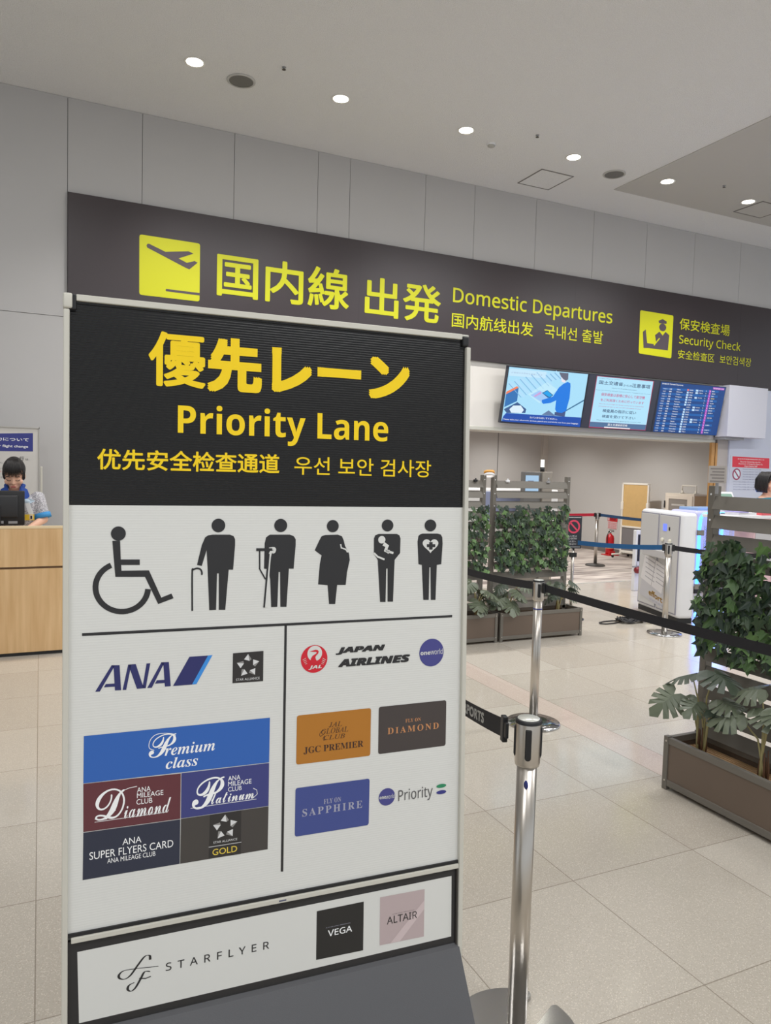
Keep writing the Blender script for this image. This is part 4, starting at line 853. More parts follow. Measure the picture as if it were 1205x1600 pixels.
# ================================================================== CEILING FITTINGS
LAMP = mat('lamp_glow', (255, 246, 228), .5, emit=14.0)
LX = (1.326, 2.811, 4.312, 5.811, 7.319, 8.802)
places = ('leftmost, over the left end of the dark overhead sign', 'second from the left, right of the round ceiling speaker', 'third from the left, above the middle of the overhead sign',
          'fourth from the left, just right of the ceiling hatch', 'fifth from the left, in the smooth board corner', 'rightmost, in the smooth grey ceiling board')
for x, pl_ in zip(LX, places):
    t = thing('downlight', 'glowing round ceiling downlight, '+pl_, 'ceiling light', (x, 7.41, CEIL), group='row of ceiling downlights')
    zz = -.008 if x > 6.93 else 0
    f = MB(); f.lathe([(.078, zz-.001), (.098, zz-.001), (.1, zz-.006), (.092, zz-.009), (.078, zz-.004)], mat('white_ring', (235, 232, 226), .4)); f.build('trim_ring', t)
    f = MB(); f.lathe([(.0005, zz-.007), (.06, zz-.0065), (.08, zz-.003)], LAMP); f.build('lamp_lens', t)
    sp = spot('downlight_beam', (x, 7.41, CEIL-.05), 205, PI*.60, .8, .07); sp['kind'] = 'helper'
for x in (-1.7,):
    spot('downlight_beam', (x, 7.41, CEIL-.05), 60, PI*.62, .85, .07)
MESHM = mat('speaker_grille', (122, 120, 116), .6, .2, bump=(900, .8, .003))
for x, y, l in ((1.804, 7.541, 'left of the two'), (6.582, 7.571, 'right of the two')):
    t = thing('ceiling_speaker', 'round grey mesh ceiling speaker, %s, beside the row of downlights' % l, 'speaker', (x, y, CEIL), group='ceiling speakers')
    f = MB(); f.lathe([(.118, 0), (.14, 0), (.14, -.008), (.128, -.014), (.118, -.01)], mat('speaker_rim', (186, 184, 180), .5)); f.build('rim', t)
    f = MB(); f.lathe([(.0005, -.011), (.06, -.0105), (.12, -.008)], MESHM); f.build('grille', t)
t = thing('smoke_detector', 'small white dome detector on the ceiling near the access hatch', 'smoke detector', (4.75, 7.575, CEIL))
f = MB(); f.lathe([(.052, 0), (.052, -.012), (.046, -.018)], WHITEP); f.build('base', t)
f = MB(); f.lathe([(.044, -.018), (.040, -.03), (.026, -.038), (.0005, -.04)], mat('detector_grey', (176, 174, 170), .5)); f.build('dome', t)
for x, y, l, zz in ((2.108, 7.099, 'right of the left ceiling speaker', 0), (5.076, 7.133, 'left of the access hatch, past the dome detector', 0), (8.053, 7.163, 'in the smooth grey ceiling board at the right', -.008)):
    t = thing('sprinkler_head', 'tiny dark sprinkler head in the ceiling, '+l, 'sprinkler', (x, y, CEIL), group='ceiling sprinklers')
    f = MB(); f.lathe([(.02, zz), (.02, zz-.004), (.008, zz-.006), (.008, zz-.022)], GREYP, n=16); f.build('body', t)
    f = MB(); f.lathe([(.0005, zz-.021), (.018, zz-.022), (.018, zz-.026), (.0005, zz-.027)], mat('sprinkler_metal', (96, 90, 84), .4, .8), n=16); f.build('deflector', t)
for x0, y0, x1, y1, l, zz in ((5.69, 7.872, 6.19, 8.402, 'by the fourth downlight', 0), (8.95, 7.3, 9.5, 7.78, 'in the smooth grey board at the right edge', -.008)):
    t = thing('access_hatch', 'square framed access hatch in the ceiling, '+l, 'ceiling hatch', (0, 0, CEIL), group='ceiling hatches')
    f = MB(); fm = mat('hatch_frame', (120, 116, 112), .5, .3); w = .014
    for a, b in (((x0, y0), (x1, y0+w)), ((x0, y1-w), (x1, y1)), ((x0, y0+w), (x0+w, y1-w)), ((x1-w, y0+w), (x1, y1-w))): f.box((a[0], a[1], zz-.006), (b[0], b[1], zz+.002), fm)
    f.build('frame', t)
    f = MB(); f.box((x0+w, y0+w, zz-.003), (x1-w, y1-w, zz+.002), CEILM if zz == 0 else MATS['smooth_ceiling_board']); f.build('panel', t)

# ================================================================== OVERHEAD SIGN
FASM = mat('fascia_panel', (54, 45, 48), .30, k=1.0)
t = thing('overhead_sign', 'long dark brown overhead departures sign with yellow lettering and pictograms', 'sign', (0, 0, 0))
f = MB(); f.box((.262, 8.692, 3.116), (17, WY, 4.445), FASM, .004)
for x in (3.6, 6.95, 10.3): f.box((x, 8.6915, 3.118), (x+.003, 8.693, 4.443), mat('fascia_joint', (50, 44, 46), .6))
f.build('panel', t)
def TF(u, v, l): return Vector((u, 8.6905-.0012*l, v))
for k, nm in (('F_takeoff_pictogram', 'takeoff_pictogram'), ('F_officer_pictogram', 'officer_pictogram')):
    f = MB(); draw(f, PRINT[k], TF); f.build(nm, t, recalc=False)
for k in ('F_headline_lettering', 'F_security_lettering'):
    for op in PRINT[k]:
        f = MB(); draw(f, [op], TF); f.build('lettering', t, recalc=False)

# ================================================================== SCREENS under the sign
A_ = Vector((5.695, 8.45, 3.045)); B_ = Vector((5.695, 8.6, 2.301)); tvv = (A_-B_).normalized(); tvn = Vector((1, 0, 0)).cross(tvv)  # towards viewer
def TT(u, v, l): return B_+Vector((1, 0, 0))*u+tvv*v+tvn*(.0012*l)
names = [('T1', 0.0, 1.362, 'wall screen playing a bag check animation with a figure in blue, leftmost of three'), ('T2', 1.366, 2.71, 'wall screen with a pale blue notice in red and dark text, middle of three'), ('T3', 2.714, 4.085, 'dark blue departures board screen with white rows, rightmost of three')]
BEZ = mat('bezel', (44, 48, 62), .3); SCRB = mat('screen_off', (58, 60, 74), .2)
for k, u0, u1, lab in names:
    t = thing('display_screen', lab, 'screen', (0, 0, 0), group='screens under the overhead sign')
    f = MB(); f.slab([TT(u0, -.006, 0), TT(u1, -.006, 0), TT(u1, .766, 0), TT(u0, .766, 0)], -tvn*.06, BEZ)
    if k == 'T2': f.face([TT(u0+.015, .006, .4), TT(u1-.015, .006, .4), TT(u1-.015, .756, .4), TT(u0+.015, .756, .4)], SCRB)
    f.build('casing', t)
    f = MB(); draw(f, PRINT[k], TT); f.build('picture', t, recalc=False)
    f = MB(); uc = (u0+u1)/2
    f.slab([TT(uc-.15, .3, 0)-tvn*.06, TT(uc+.15, .3, 0)-tvn*.06, TT(uc+.15, .6, 0)-tvn*.06, TT(uc-.15, .6, 0)-tvn*.06], (0, .1, 0), GREYP); f.build('wall_bracket', t)
t = thing('equipment_cover', 'plain white box cover right of the departures board screen', 'cover')
f = MB(); f.box((9.86, 8.45, 2.282), (10.735, 8.69, 3.093), mat('cover_white', (214, 214, 224), .4), .006); f.build('box_shell', t)
f = MB(); f.box((9.87, 8.5, 2.24), (10.3, WY-.02, 2.28), GREYP); f.build('bracket', t)
# ================================================================== PRIORITY LANE SIGN
ex = Vector((.9985509772797576, -.05381399235924557, 0)); ez = Vector((.002264899884749575, .04202657885442947, .9991139258854841)); sn = ex.cross(ez)
sg = thing('priority_lane_sign', 'tall priority lane floor sign with black header and white lower panel of emblems and cards', 'floor sign')
sg.matrix_world = Matrix(((ex.x, -sn.x, ez.x, .473997), (ex.y, -sn.y, ez.y, 1.471457), (ex.z, -sn.z, ez.z, 0), (0, 0, 0, 1)))
def zf(y, z): return (z+.04209*y)/.9991          # height above the floor -> local v on the leaning sign
def TS(u, v, l): return Vector((u, -.0022-.00035*l, v))
SF = mat('sign_frame', (206, 203, 192), .42, .1)
for s in (-1, 1):
    f = MB(); f.box((min(s*.4275, s*.4385), -.012, .02), (max(s*.4275, s*.4385), .022, 1.936), SF, .002); f.build('side_profile', sg)
f = MB(); f.box((-.416, -.009, 1.9535), (.4175, .02, 1.966), SF, .0015); f.build('top_profile', sg)
f = MB(); f.box((-.4215, -.010, .7036), (.4275, .012, .7146), SF, .0015); b_ = f.build('middle_profile', sg)
f = MB(); f.box((-.008, -.0104, .7075), (.008, -.0099, .7105), mat('print_small_mark', (80, 84, 110), .5)); f.build('maker_mark', b_)
f = MB(); f.box((-.4395, -.014, 1.937), (-.4225, .022, 1.9665), SF, .004, seg=3); f.build('corner_cap', sg)
f = MB()
f.box((-.4295, -.011, 1.935), (-.4155, .021, 1.9655), BLACKP, .003); f.build('corner_bracket', sg); f = MB(); f.box((.4175, -.011, 1.9375), (.4345, .021, 1.9615), BLACKP, .004); f.build('corner_bracket', sg)
f = MB(); f.box((.418, -.006, 1.9605), (.436, .02, 1.966), SF, .002); f.build('corner_cap', sg)
def ribbed(name, rgb, rough, strength, k=KP):
    m = mat(name, rgb, rough, k=k); nt, b = nodes(m); N = nt.nodes; L = nt.links
    tc = N.new('ShaderNodeTexCoord'); wv = N.new('ShaderNodeTexWave'); wv.bands_direction = 'Z'; wv.inputs['Scale'].default_value = 2*PI/.0052/20/ (2*PI) * 2*PI
    wv.inputs['Distortion'].default_value = .25; wv.inputs['Detail'].default_value = 2; wv.inputs['Detail Scale'].default_value = 3
    L.new(tc.outputs['Object'], wv.inputs['Vector'])
    bp = N.new('ShaderNodeBump'); bp.inputs['Strength'].default_value = strength; bp.inputs['Distance'].default_value = .0006
    L.new(wv.outputs['Fac'], bp.inputs['Height']); L.new(bp.outputs['Normal'], b.inputs['Normal']); return m
HDR = ribbed('corrugated_black', (10, 9, 9), .26, .65, 1.0); WHT = ribbed('corrugated_white', (197, 197, 193), .36, .16)
f = MB(); f.box((-.4275, -.002, 1.5609), (.4275, .006, 1.9535), HDR); hp = f.build('header_panel', sg)
for op in PRINT['headline_lettering']:
    f = MB(); draw(f, [op], TS); f.build('lettering', hp, recalc=False)
f = MB(); f.box((-.4275, -.002, .7215), (.4275, .006, 1.5609), WHT); wp = f.build('main_panel', sg)
for k in ('wheelchair_pictogram', 'cane_pictogram', 'crutch_pictogram', 'pregnant_pictogram', 'baby_pictogram', 'heart_pictogram', 'divider_lines', 'airline_logo', 'alliance_logo', 'premium_card', 'diamond_card',
          'platinum_card', 'flyers_card', 'gold_card', 'crane_logo', 'airline_lettering', 'globe_logo', 'premier_card', 'black_card', 'sapphire_card', 'priority_logo'):
    f = MB(); draw(f, PRINT[k], TS); f.build(k, wp, recalc=False)
f = MB(); f.box((-.4275, -.006, .7146), (.4275, .006, .7215), BLACKP); f.build('gasket', sg)
LBL = mat('lower_black', (40, 39, 40), .4)
f = MB(); f.box((-.4275, -.002, .20), (.4275, .006, .7036), LBL); f.box((.4235, -.0075, .50), (.4265, -.002, .7036), mat('rubber_edge', (62, 58, 54), .5)); lp = f.build('lower_panel', sg)
f = MB(); draw(f, PRINT['lower_print'], TS); f.build('lower_print', lp, recalc=False)
f = MB(); f.box((-.4275, .007, .2), (.4275, .012, 1.953), mat('back_board', (200, 200, 198), .5)); f.build('back_panel', sg)
# leaning dark board at the foot and the base frame
GB = mat('dark_grey_board', (84, 84, 87), .5, k=1.0, bump=(500, .25, .001))
y1 = -.0125-.64*(.5165-.03)
f = MB(); f.slab([Vector((-.43, -.0125, .5165)), Vector((.43, -.0125, .5165)), Vector((.43, y1, zf(y1, .03))), Vector((-.43, y1, zf(y1, .03)))], (0, .012, .006), GB); f.build('front_board', sg)
for s in (-1, 1):
    f = MB(); ya, yb = -.36, .34; x0, x1 = sorted((s*.40, s*.44))
    for a in ((x0, x1),):
        v = [Vector((x, y, zf(y, z))) for z in (0, .03) for x, y in ((x0, ya), (x1, ya), (x1, yb), (x0, yb))]
        m_ = f
        for idx in ((0, 1, 2, 3), (4, 5, 6, 7), (0, 1, 5, 4), (1, 2, 6, 5), (2, 3, 7, 6), (3, 0, 4, 7)): f.face([v[i] for i in idx], SF)
    f.build('foot', sg)
    f = MB(); f.cyl((s*.42, .02, 1.1), (s*.42, .33, zf(.33, .03)), .011, SF, n=12); f.build('rear_strut', sg)

# ================================================================== BELT STANCHIONS
def strip(mb, p, q, h, sag, m, th=.0016, n=14, twist=0):
    p = Vector(p); q = Vector(q); d = (q-p); d.z = 0; d.normalize(); nn = Vector((-d.y, d.x, 0))*th/2
    T = []; 
    for k in range(n+1):
        t = k/n; c = p.lerp(q, t); c.z -= sag*4*t*(1-t); T.append(c)
    for a, b in zip(T, T[1:]):
        dn = Vector((0, 0, -h))
        for s in (1, -1):
            mb.face([a+nn*s, b+nn*s, b+dn+nn*s, a+dn+nn*s], m, True)
        mb.face([a+nn, b+nn, b-nn, a-nn], m); mb.face([a+dn+nn, b+dn+nn, b+dn-nn, a+dn-nn], m)
    return T
def stanchion(loc, label, style='steel', ang=0, slot=None, ring=False):
    t = thing('belt_stanchion', label, 'stanchion', (loc[0], loc[1], 0), group=None)
    # weighted base
    f = MB(); bm_ = STEEL2 if style == 'steel' else mat('dark_base', (70, 66, 62), .6)
    if slot is None:
        f.lathe([(.0005, 0), (.172, 0), (.175, .004), (.172, .012), (.10, .018), (.034, .024), (.0005, .024)] if style == 'steel' else [(.0005, 0), (.17, 0), (.175, .01), (.16, .03), (.04, .045), (.0005, .045)], bm_, n=48)
    else:   # nesting base: a disc with a slot from the rim to the pole
        R = .185; w = .034; hgt = .012; pts = []
        a0 = math.asin((w+.012)/R)
        for k in range(61):
            a = slot+a0+(2*PI-2*a0)*k/60; pts.append((R*math.cos(a), R*math.sin(a)))
        def rot(x, y): return (x*math.cos(slot)-y*math.sin(slot), x*math.sin(slot)+y*math.cos(slot))
        pts += [rot(R-.012, -w-.004), rot(R-.02, -w), rot(.045, -w), rot(.03, -w*.6), rot(.03, w*.6), rot(.045, w), rot(R-.02, w), rot(R-.012, w+.004)]
        f.slab([Vector((x, y, 0)) for x, y in pts], (0, 0, hgt), bm_)
    f.build('base', t)
    f = MB(); f.cyl((0, 0, .01), (0, 0, .84), .0285, STEEL, n=40); po = f.build('pole', t)
    if ring:
        f = MB(); f.lathe([(.0287, .755), (.0305, .757), (.0305, .762), (.0287, .764)], mat('blue_ring', (46, 56, 130), .4)); f.build('marker_ring', po)
    f = MB(); f.lathe([(.0285, .812), (.0345, .814), (.036, .822), (.036, .935), (.0345, .94), (.0345, .9405)], STEEL, n=40); he = f.build('head', t)
    f = MB(); f.lathe([(.0375, .936), (.0375, .945), (.034, .947), (.0005, .9475)], BLACKP, n=40); cp = f.build('top_cap', t)
    f = MB(); f.lathe([(.0315, .9476), (.031, .949), (.0005, .9495)], mat('cap_disc', (214, 214, 206), .3, .3), n=40); f.build('cap_disc', cp)
    for k in range(4):
        a = ang+k*PI/2; M = Matrix.Rotation(a, 4, 'Z')
        f = MB(); f.box((.028, -.009, .842), (.0395, .009, .925), BLACKP, .003, M); f.cyl(M @ Vector((.03, 0, .845)), M @ Vector((.0375, 0, .845)), .009, BLACKP, n=14); f.build('belt_slot', t)
    return t
def belt(t, p, q, h, sag, m, words=None, clip=True, clip_at=None):
    o = Vector((t.location.x, t.location.y, 0)); f = MB(); p = Vector(p)-o; q = Vector(q)-o
    T = strip(f, p, q, h, sag, m); b = f.build('belt', t)
    if clip:
        d = (q-p); d.z = 0; d.normalize(); M = Matrix.Translation(p+Vector((0, 0, -h/2))) @ Matrix.Rotation(math.atan2(d.y, d.x), 4, 'Z')
        f = MB(); f.box((-.006, -.008, -h*.5-.012), (.018, .008, h*.5+.008), BLACKP, .003, M); f.box((-.022, -.005, -h*.4), (-.004, .005, h*.4), BLACKP, .002, M); f.build('belt_clip', b)
    if words:
        s, t0, t1 = words; d = (q-p); d.z = 0; ln = d.length; d.normalize(); nn = Vector((d.y, -d.x, 0))
        f = MB(); 
        def TB(u, v, l):
            tt = t0+(t1-t0)*u; c = p.lerp(q, tt); c.z -= sag*4*tt*(1-tt); return c+Vector((0, 0, -h+v*h))+nn*side*.0014
        for side in (1, -1):
            put_text(f, (lambda u, v, l: TB(u, v, l)) if side == -1 else (lambda u, v, l: TB(1-u, v, l)), pm('paper'), s, (0, .2, 1, .8), 'cap', .035, 1.05, 0)
        f.build('belt_lettering', b, recalc=False)
    return b
n1 = stanchion((1.262, 1.705), 'steel belt stanchion in front, beside the priority lane sign', ang=math.radians(146), slot=math.radians(28))
belt(n1, (1.225, 1.768, .929), (1.50, 2.77, .775), .056, .014, BELT, words=('AIRPORTS', .475, .19))
f = MB(); f.ball((-.0285*math.cos(.9), -.0285*math.sin(.9), .765), .02, mat('blue_sticker', (40, 50, 120), .4), (.22, .5, .62)); f.build('sticker', n1)
n2 = stanchion((2.932, 3.913), 'slim steel belt stanchion with blue ring and black belts in the middle of the floor', ang=math.radians(-30), ring=True)
belt(n2, (2.945, 3.955, .928), (3.06, 5.55, .90), .052, .03, BELT); belt(n2, (2.945, 3.873, .925), (2.78, 1.75, .955), .048, .012, BELT)
n3 = stanchion((5.892, 5.699), 'polished steel belt stanchion in front of the white gate kiosk', ang=math.radians(-40))
belt(n3, (5.925, 5.672, .925), (6.75, 5.16, .88), .05, .02, BELT); belt(n3, (5.862, 5.73, .925), (5.39, 6.52, .90), .05, .015, mat('blue_webbing', (24, 84, 134), .7))
n4 = stanchion((8.956, 10.339), 'grey belt stanchion with dark rubber base inside the passage', style='dark', ang=math.radians(20))
belt(n4, (8.915, 10.35, .935), (6.7, 11.45, .93), .05, .03, mat('red_webbing', (190, 24, 52), .7)); belt(n4, (8.985, 10.31, .935), (9.25, 8.35, .93), .05, .02, mat('navy_webbing', (34, 70, 108), .7))

# ================================================================== PLANTER SCREENS
PANEL = mat('planter_panel', (106, 91, 79), .35, spec=.5, noise_amt=(2.5, .10)); DECK = mat('planter_deck', (176, 142, 104), .6)
def planter(loc, rz, Ln, label):
    t = thing('planter_screen', label, 'planter', loc, rz, group=None)
    H, D, w = .28, .25, .03
    for a, c in (((w, .008, .035), (Ln-w, .014, H-.035)), ((w, D-.014, .035), (Ln-w, D-.008, H-.035)), ((.008, w, .035), (.014, D-w, H-.035)), ((Ln-.014, w, .035), (Ln-.008, D-w, H-.035))):
        f = MB(); f.box(a, c, PANEL); f.build('side_panel', t)
    for x in (0, Ln-w):
        for y in (0, D-w): f = MB(); f.box((x, y, .0), (x+w, y+w, H+.004), BRONZE, .003); f.build('corner_post', t)
    for z in (.022, H-.035):
        for y in (0.003, D-w+.002): f = MB(); f.box((w, y, z), (Ln-w, y+.025, z+.034), BRONZE, .002); f.build('rail', t)
        for x in (0.003, Ln-w+.002): f = MB(); f.box((x, w, z), (x+.025, D-w, z+.034), BRONZE, .002); f.build('rail', t)
    f = MB(); f.box((.015, .015, .03), (Ln-.015, D-.015, .215), DECK)
    for k in range(int(D/.02)-2): f.box((.03, .03+k*.02, .215), (Ln-.03, .042+k*.02, .222), DECK)
    f.build('planting_deck', t)
    for x in (0.004, Ln-w-.004):
        for z in (.05, H-.02): f = MB(); f.cyl((x+.014, -.002, z), (x+.014, .003, z), .005, STEEL, n=10); f.build('screw', t)
    for x in (.005, Ln-.085):
        f = MB(); f.box((x, D-.028, .0), (x+.04, D+.022, 1.6), BRONZE, .003)
        for z in (1.555, 1.42, 1.3): f.cyl((x+.02, D-.031, z), (x+.02, D-.027, z), .005, WHITEP, n=10)
        f.build('trellis_post', t)
    for k in range(13):
        zt = 1.545-.1*k
        if zt < .3: break
        f = MB(); y0 = D-.012
        f.slab([Vector((.045, y0, zt)), Vector((.045, y0-.004, zt+.002)), Vector((.045, y0-.032, zt-.066)), Vector((.045, y0-.024, zt-.068))], (Ln-.13, 0, 0), BRONZE)
        f.slab([Vector((.045, y0-.032, zt-.066)), Vector((.045, y0-.024, zt-.068)), Vector((.045, y0-.018, zt-.060)), Vector((.045, y0-.026, zt-.060))], (Ln-.13, 0, 0), BRONZE)
        f.build('slat', t)
    return t
pA = planter((3.998, 5.905, 0), 0, .985, 'bronze planter with slatted trellis, free right end beside the no-entry sign')
pB = planter((2.985, 5.91, 0), 0, .985, 'bronze planter with slatted trellis, mostly hidden behind the priority lane sign')
pC = planter((2.976, 2.845, 0), -PI/2, 1.3, 'large bronze planter with slatted trellis at the right edge')
IVY = [mat('ivy_leaf_a', (52, 74, 46), .42, k=.9), mat('ivy_leaf_b', (76, 106, 58), .42, k=.9), mat('ivy_leaf_c', (40, 58, 44), .42, k=.9), mat('ivy_leaf_d', (98, 132, 74), .42, k=.9)]
LEAF = [(0, 0), (.22, -.18), (.50, -.05), (.36, .22), (.62, .52), (.28, .50), (.0, 1.0)]
def ivy_leaf(mb, c, n, upd, size, m, rnd):
    n = n.normalized(); up = (upd-n*upd.dot(n)).normalized(); sd = n.cross(up)
    def P(x, y): return c+(sd*x+up*(y-.3))*size+n*size*(-.35*abs(x)**1.3+.10*math.sin(y*3+rnd))
    mid = [P(0, 0), P(0, .35), P(0, 1.0)]
    i = mb.mi(m)
    for s in (1, -1):
        pts = [P(0, 0)]+[P(s*x, y) for x, y in LEAF[1:]]
        f = mb.bm.faces.new([mb.bm.verts.new(p) for p in (pts if s == 1 else list(reversed(pts)))]); f.material_index = i
def ivy(name, label, O, ux, nrm, L, z0, z1, n, size, grp, seed):
    rg = random.Random(seed); f = MB(); O = Vector(O); ux = Vector(ux); nrm = Vector(nrm)
    for k in range(n):
        a = rg.random(); b = rg.random()
        if rg.random() < .12: a = rg.choice((-.02, 1.02, a))
        if rg.random() < .1: b = rg.choice((-.03, 1.04, b))
        lump = noise.noise(Vector((a*3, b*3, seed)))*.03
        c = O+ux*(a*L)+Vector((0, 0, z0+b*(z1-z0)))+nrm*(.02+rg.random()*.045+lump)
        nn = nrm+ux*rg.uniform(-.8, .8)+Vector((0, 0, rg.uniform(-.2, .9)))
        up = Vector((0, 0, -1))+ux*rg.uniform(-.9, .9)+nrm*rg.uniform(-.1, .5)
        ivy_leaf(f, c, nn, up, size*rg.uniform(.7, 1.3), IVY[rg.choice((0, 0, 0, 1, 1, 2, 2, 2, 3))], rg.random()*6)
    lf = f.build('foliage', None, recalc=False)
    t = thing(name, label, 'ivy', (0, 0, 0), group=grp); lf.parent = t
    f = MB()
    for k in range(26):
        a = rg.random()*L; zz = z0+rg.random()*(z1-z0)*.3; p = [O+ux*a+Vector((0, 0, zz))+nrm*.012]
        for j in range(6): p.append(p[-1]+ux*rg.uniform(-.05, .05)+Vector((0, 0, (z1-z0)*.11))+nrm*rg.uniform(-.004, .006))
        f.tube(p, .0025, mat('ivy_stem', (70, 62, 44), .7), 5)
    f.build('stem', t)
    return t
ivy('ivy_panel', 'artificial ivy hanging on the right part of the far slatted trellis', (4.05, 6.10, 0), (1, 0, 0), (0, -1, 0), .80, .68, 1.26, 520, .058, 'ivy panels', 3)
ivy('ivy_panel', 'artificial ivy on the far trellis, cut off by the priority lane sign', (3.03, 6.10, 0), (1, 0, 0), (0, -1, 0), .86, .68, 1.26, 470, .058, 'ivy panels', 5)
ivy('ivy_panel', 'large dark artificial ivy on the near right trellis behind the black belt', (3.165, 2.76, 0), (0, -1, 0), (-1, 0, 0), 1.15, .75, 1.275, 760, .064, 'ivy panels', 9)
# monstera plants standing in the planters
MON = [mat('monstera_leaf', (96, 104, 84), .4, k=1.05), mat('monstera_leaf_dark', (66, 76, 62), .4, k=1.05)]; STEM = mat('monstera_stem', (160, 150, 104), .6); STEMB = mat('monstera_sheath', (96, 66, 44), .8)
def monstera_leaf(mb, c, tip, nrm, size, m):
    """heart-shaped leaf with slots; c = where the stalk joins, tip = direction of the tip"""
    tip = tip.normalized(); nrm = (nrm-tip*nrm.dot(tip)).normalized(); sd = tip.cross(nrm)
    def P(x, y): return c+(sd*x+tip*y)*size+nrm*size*(.10-.55*abs(x)**1.6-.30*max(0, y-.3)**2)
    out = [(.0, .0), (.10, -.16), (.28, -.24), (.44, -.16), (.53, .02), (.30, .10), (.55, .12), (.55, .28), (.28, .26), (.53, .36), (.48, .52), (.22, .42), (.42, .62), (.32, .76), (.12, .56), (.2, .84), (.0, 1.0)]
    i = mb.mi(m); mid = [P(0, t) for t in (0, .15, .25, .4, .56, .8, 1.0)]
    for s in (1, -1):
        ring = [P(s*x, y) for x, y in out]
        for seg in ((0, 1, 2, 3, 4, 5), (5, 6, 7, 8), (8, 9, 10, 11), (11, 12, 13, 14), (14, 15, 16)):
            ys = [out[seg[0]][1]*.75, out[seg[-1]][1]*.75]
            pts = [ring[k] for k in seg]+([P(0, max(0, out[seg[-1]][1]*.8))] if seg[-1] != 16 else [])+([P(0, max(0, out[seg[0]][1]*.8))] if seg[0] != 0 else [])
            fc = mb.bm.faces.new([mb.bm.verts.new(p) for p in pts]); fc.material_index = i; fc.smooth = False
def monstera(label, base, leaves, seed):
    rg = random.Random(seed); t = thing('monstera_plant', label, 'plant', base, group='potted monstera plants'); lf = MB(); st = MB()
    for (dx, dy, dz, tx, ty, tz, sz) in leaves:
        c = Vector((dx, dy, dz)); b = Vector((rg.uniform(-.02, .02), rg.uniform(-.02, .02), 0))
        mid = b.lerp(c, .55)+Vector((-dx*.25, -dy*.25, dz*.15))
        st.tube([b, b+Vector((dx*.08, dy*.08, .06)), mid, c+Vector((0, 0, .0))], .006, STEM, 7, lambda q: 1.2-.7*q)
        nrm = Vector((rg.uniform(-.2, .2)+base[3] if len(base) > 3 else rg.uniform(-.3, .3), rg.uniform(-.6, -.1), 1.0))
        monstera_leaf(lf, c, Vector((tx, ty, tz)), nrm, sz, MON[rg.choice((0, 0, 1))])
    lf.build('foliage', t, recalc=False); st.build('stem', t)
    f = MB()
    for k in range(5):
        a = k*1.3; f.tube([Vector((.018*math.cos(a), .018*math.sin(a), -.0)), Vector((.022*math.cos(a), .022*math.sin(a), .05)), Vector((.016*math.cos(a), .016*math.sin(a), .11+.01*k))], .007, STEMB, 7, lambda q: 1-.6*q)
    f.build('sheath', t)
    return t
# x is along the wall, y away from the photographer
monstera('monstera at the near corner of the right planter, drooping split leaf to its left', (3.09, 2.70, .222), [(-.10, .10, .285, -.75, .25, -.62, .17), (-.02, -.07, .43, -.1, -.9, -.25, .19), (.0, .08, .38, -.5, .6, -.3, .15), (-.02, -.09, .24, .1, -.8, -.55, .13), (-.03, -.14, .31, -.2, -1, -.15, .15), (-.05, .0, .27, -.8, -.1, -.5, .12)], 2)
monstera('monstera at the right edge of the picture in the right planter', (3.09, 2.34, .222), [(-.05, .10, .28, -.4, .7, -.35, .17), (-.02, -.02, .33, -.3, -.6, -.2, .18), (.0, .03, .42, -.2, .5, -.2, .16), (-.05, -.10, .36, -.5, -.7, -.3, .15)], 4)
def rnd_leaves(seed, n, r, zr, sz):
    g = random.Random(seed); o = []
    for k in range(n):
        a = 2*PI*k/n+g.uniform(-.5, .5); o.append((r*math.cos(a), r*.5*math.sin(a)-.03, g.uniform(*zr), math.cos(a), math.sin(a)*.6-.3, g.uniform(-.75, -.2), sz*g.uniform(.8, 1.2)))
    return o
monstera('monstera in the far planter, next to the priority lane sign edge', (3.80, 6.02, .222), rnd_leaves(7, 8, .10, (.14, .36), .17), 5)
monstera('monstera in the far planter, left of the slim steel stanchion', (4.16, 6.02, .222), rnd_leaves(8, 7, .10, (.12, .34), .16), 6)
monstera('monstera in the far planter, right of the slim steel stanchion at the planter end', (4.76, 6.02, .222), rnd_leaves(12, 8, .11, (.10, .33), .14), 7)
# small things on the trellis tops
t = thing('tape_roll', 'white and orange tape ring on the post top of the far trellis', 'tape roll', (3.945, 6.118, 1.612))
for r0, m_, dz in ((.052, mat('tape_orange', (224, 160, 70), .5), .012), (.05, WHITEP, -.014)):
    f = MB(); M = Matrix.Rotation(math.radians(8), 4, 'Y') @ Matrix.Rotation(math.radians(-18), 4, 'X') 
    f.lathe([(r0-.008, dz-.012), (r0, dz-.012), (r0, dz+.012), (r0-.008, dz+.012), (r0-.008, dz-.012)], m_, M=M); f.build('tape_ring', t)
for x, m_, l in ((3.80, BLACKP, 'small black clip on the far trellis top, left of the tape ring'), (4.17, WHITEP, 'small clear clip on the far trellis top slat'), (4.66, GREYP, 'small grey clip on the far trellis top, near its right post')):
    t = thing('clip', l, 'clip', (x, 6.13, 1.545), group='clips on the trellis'); f = MB(); f.box((-.018, -.012, -.012), (.018, .012, .010), m_, .003); f.build('jaw', t)
    f = MB(); f.cyl((0, 0, .008), (.004, 0, .04 if m_ is GREYP else .022), .007, m_, n=10); f.build('handle', t)
t = thing('notice_card', 'grey laminated notice card above the post of the right trellis', 'notice')
f = MB(); f.box((3.14, 2.683, 1.615), (3.143, 2.795, 1.703), mat('laminate', (190, 184, 180), .4)); cd = f.build('card', t)
f = MB()
for k in range(5): f.box((3.1392, 2.695, 1.685-.016*k), (3.1399, 2.782-.012*(k % 2), 1.692-.016*k), mat('faint_print', (150, 144, 142), .6))
f.build('printed_lines', cd)
f = MB(); f.box((3.143, 2.735, 1.56), (3.150, 2.75, 1.62), GREYP); f.build('clip', t)
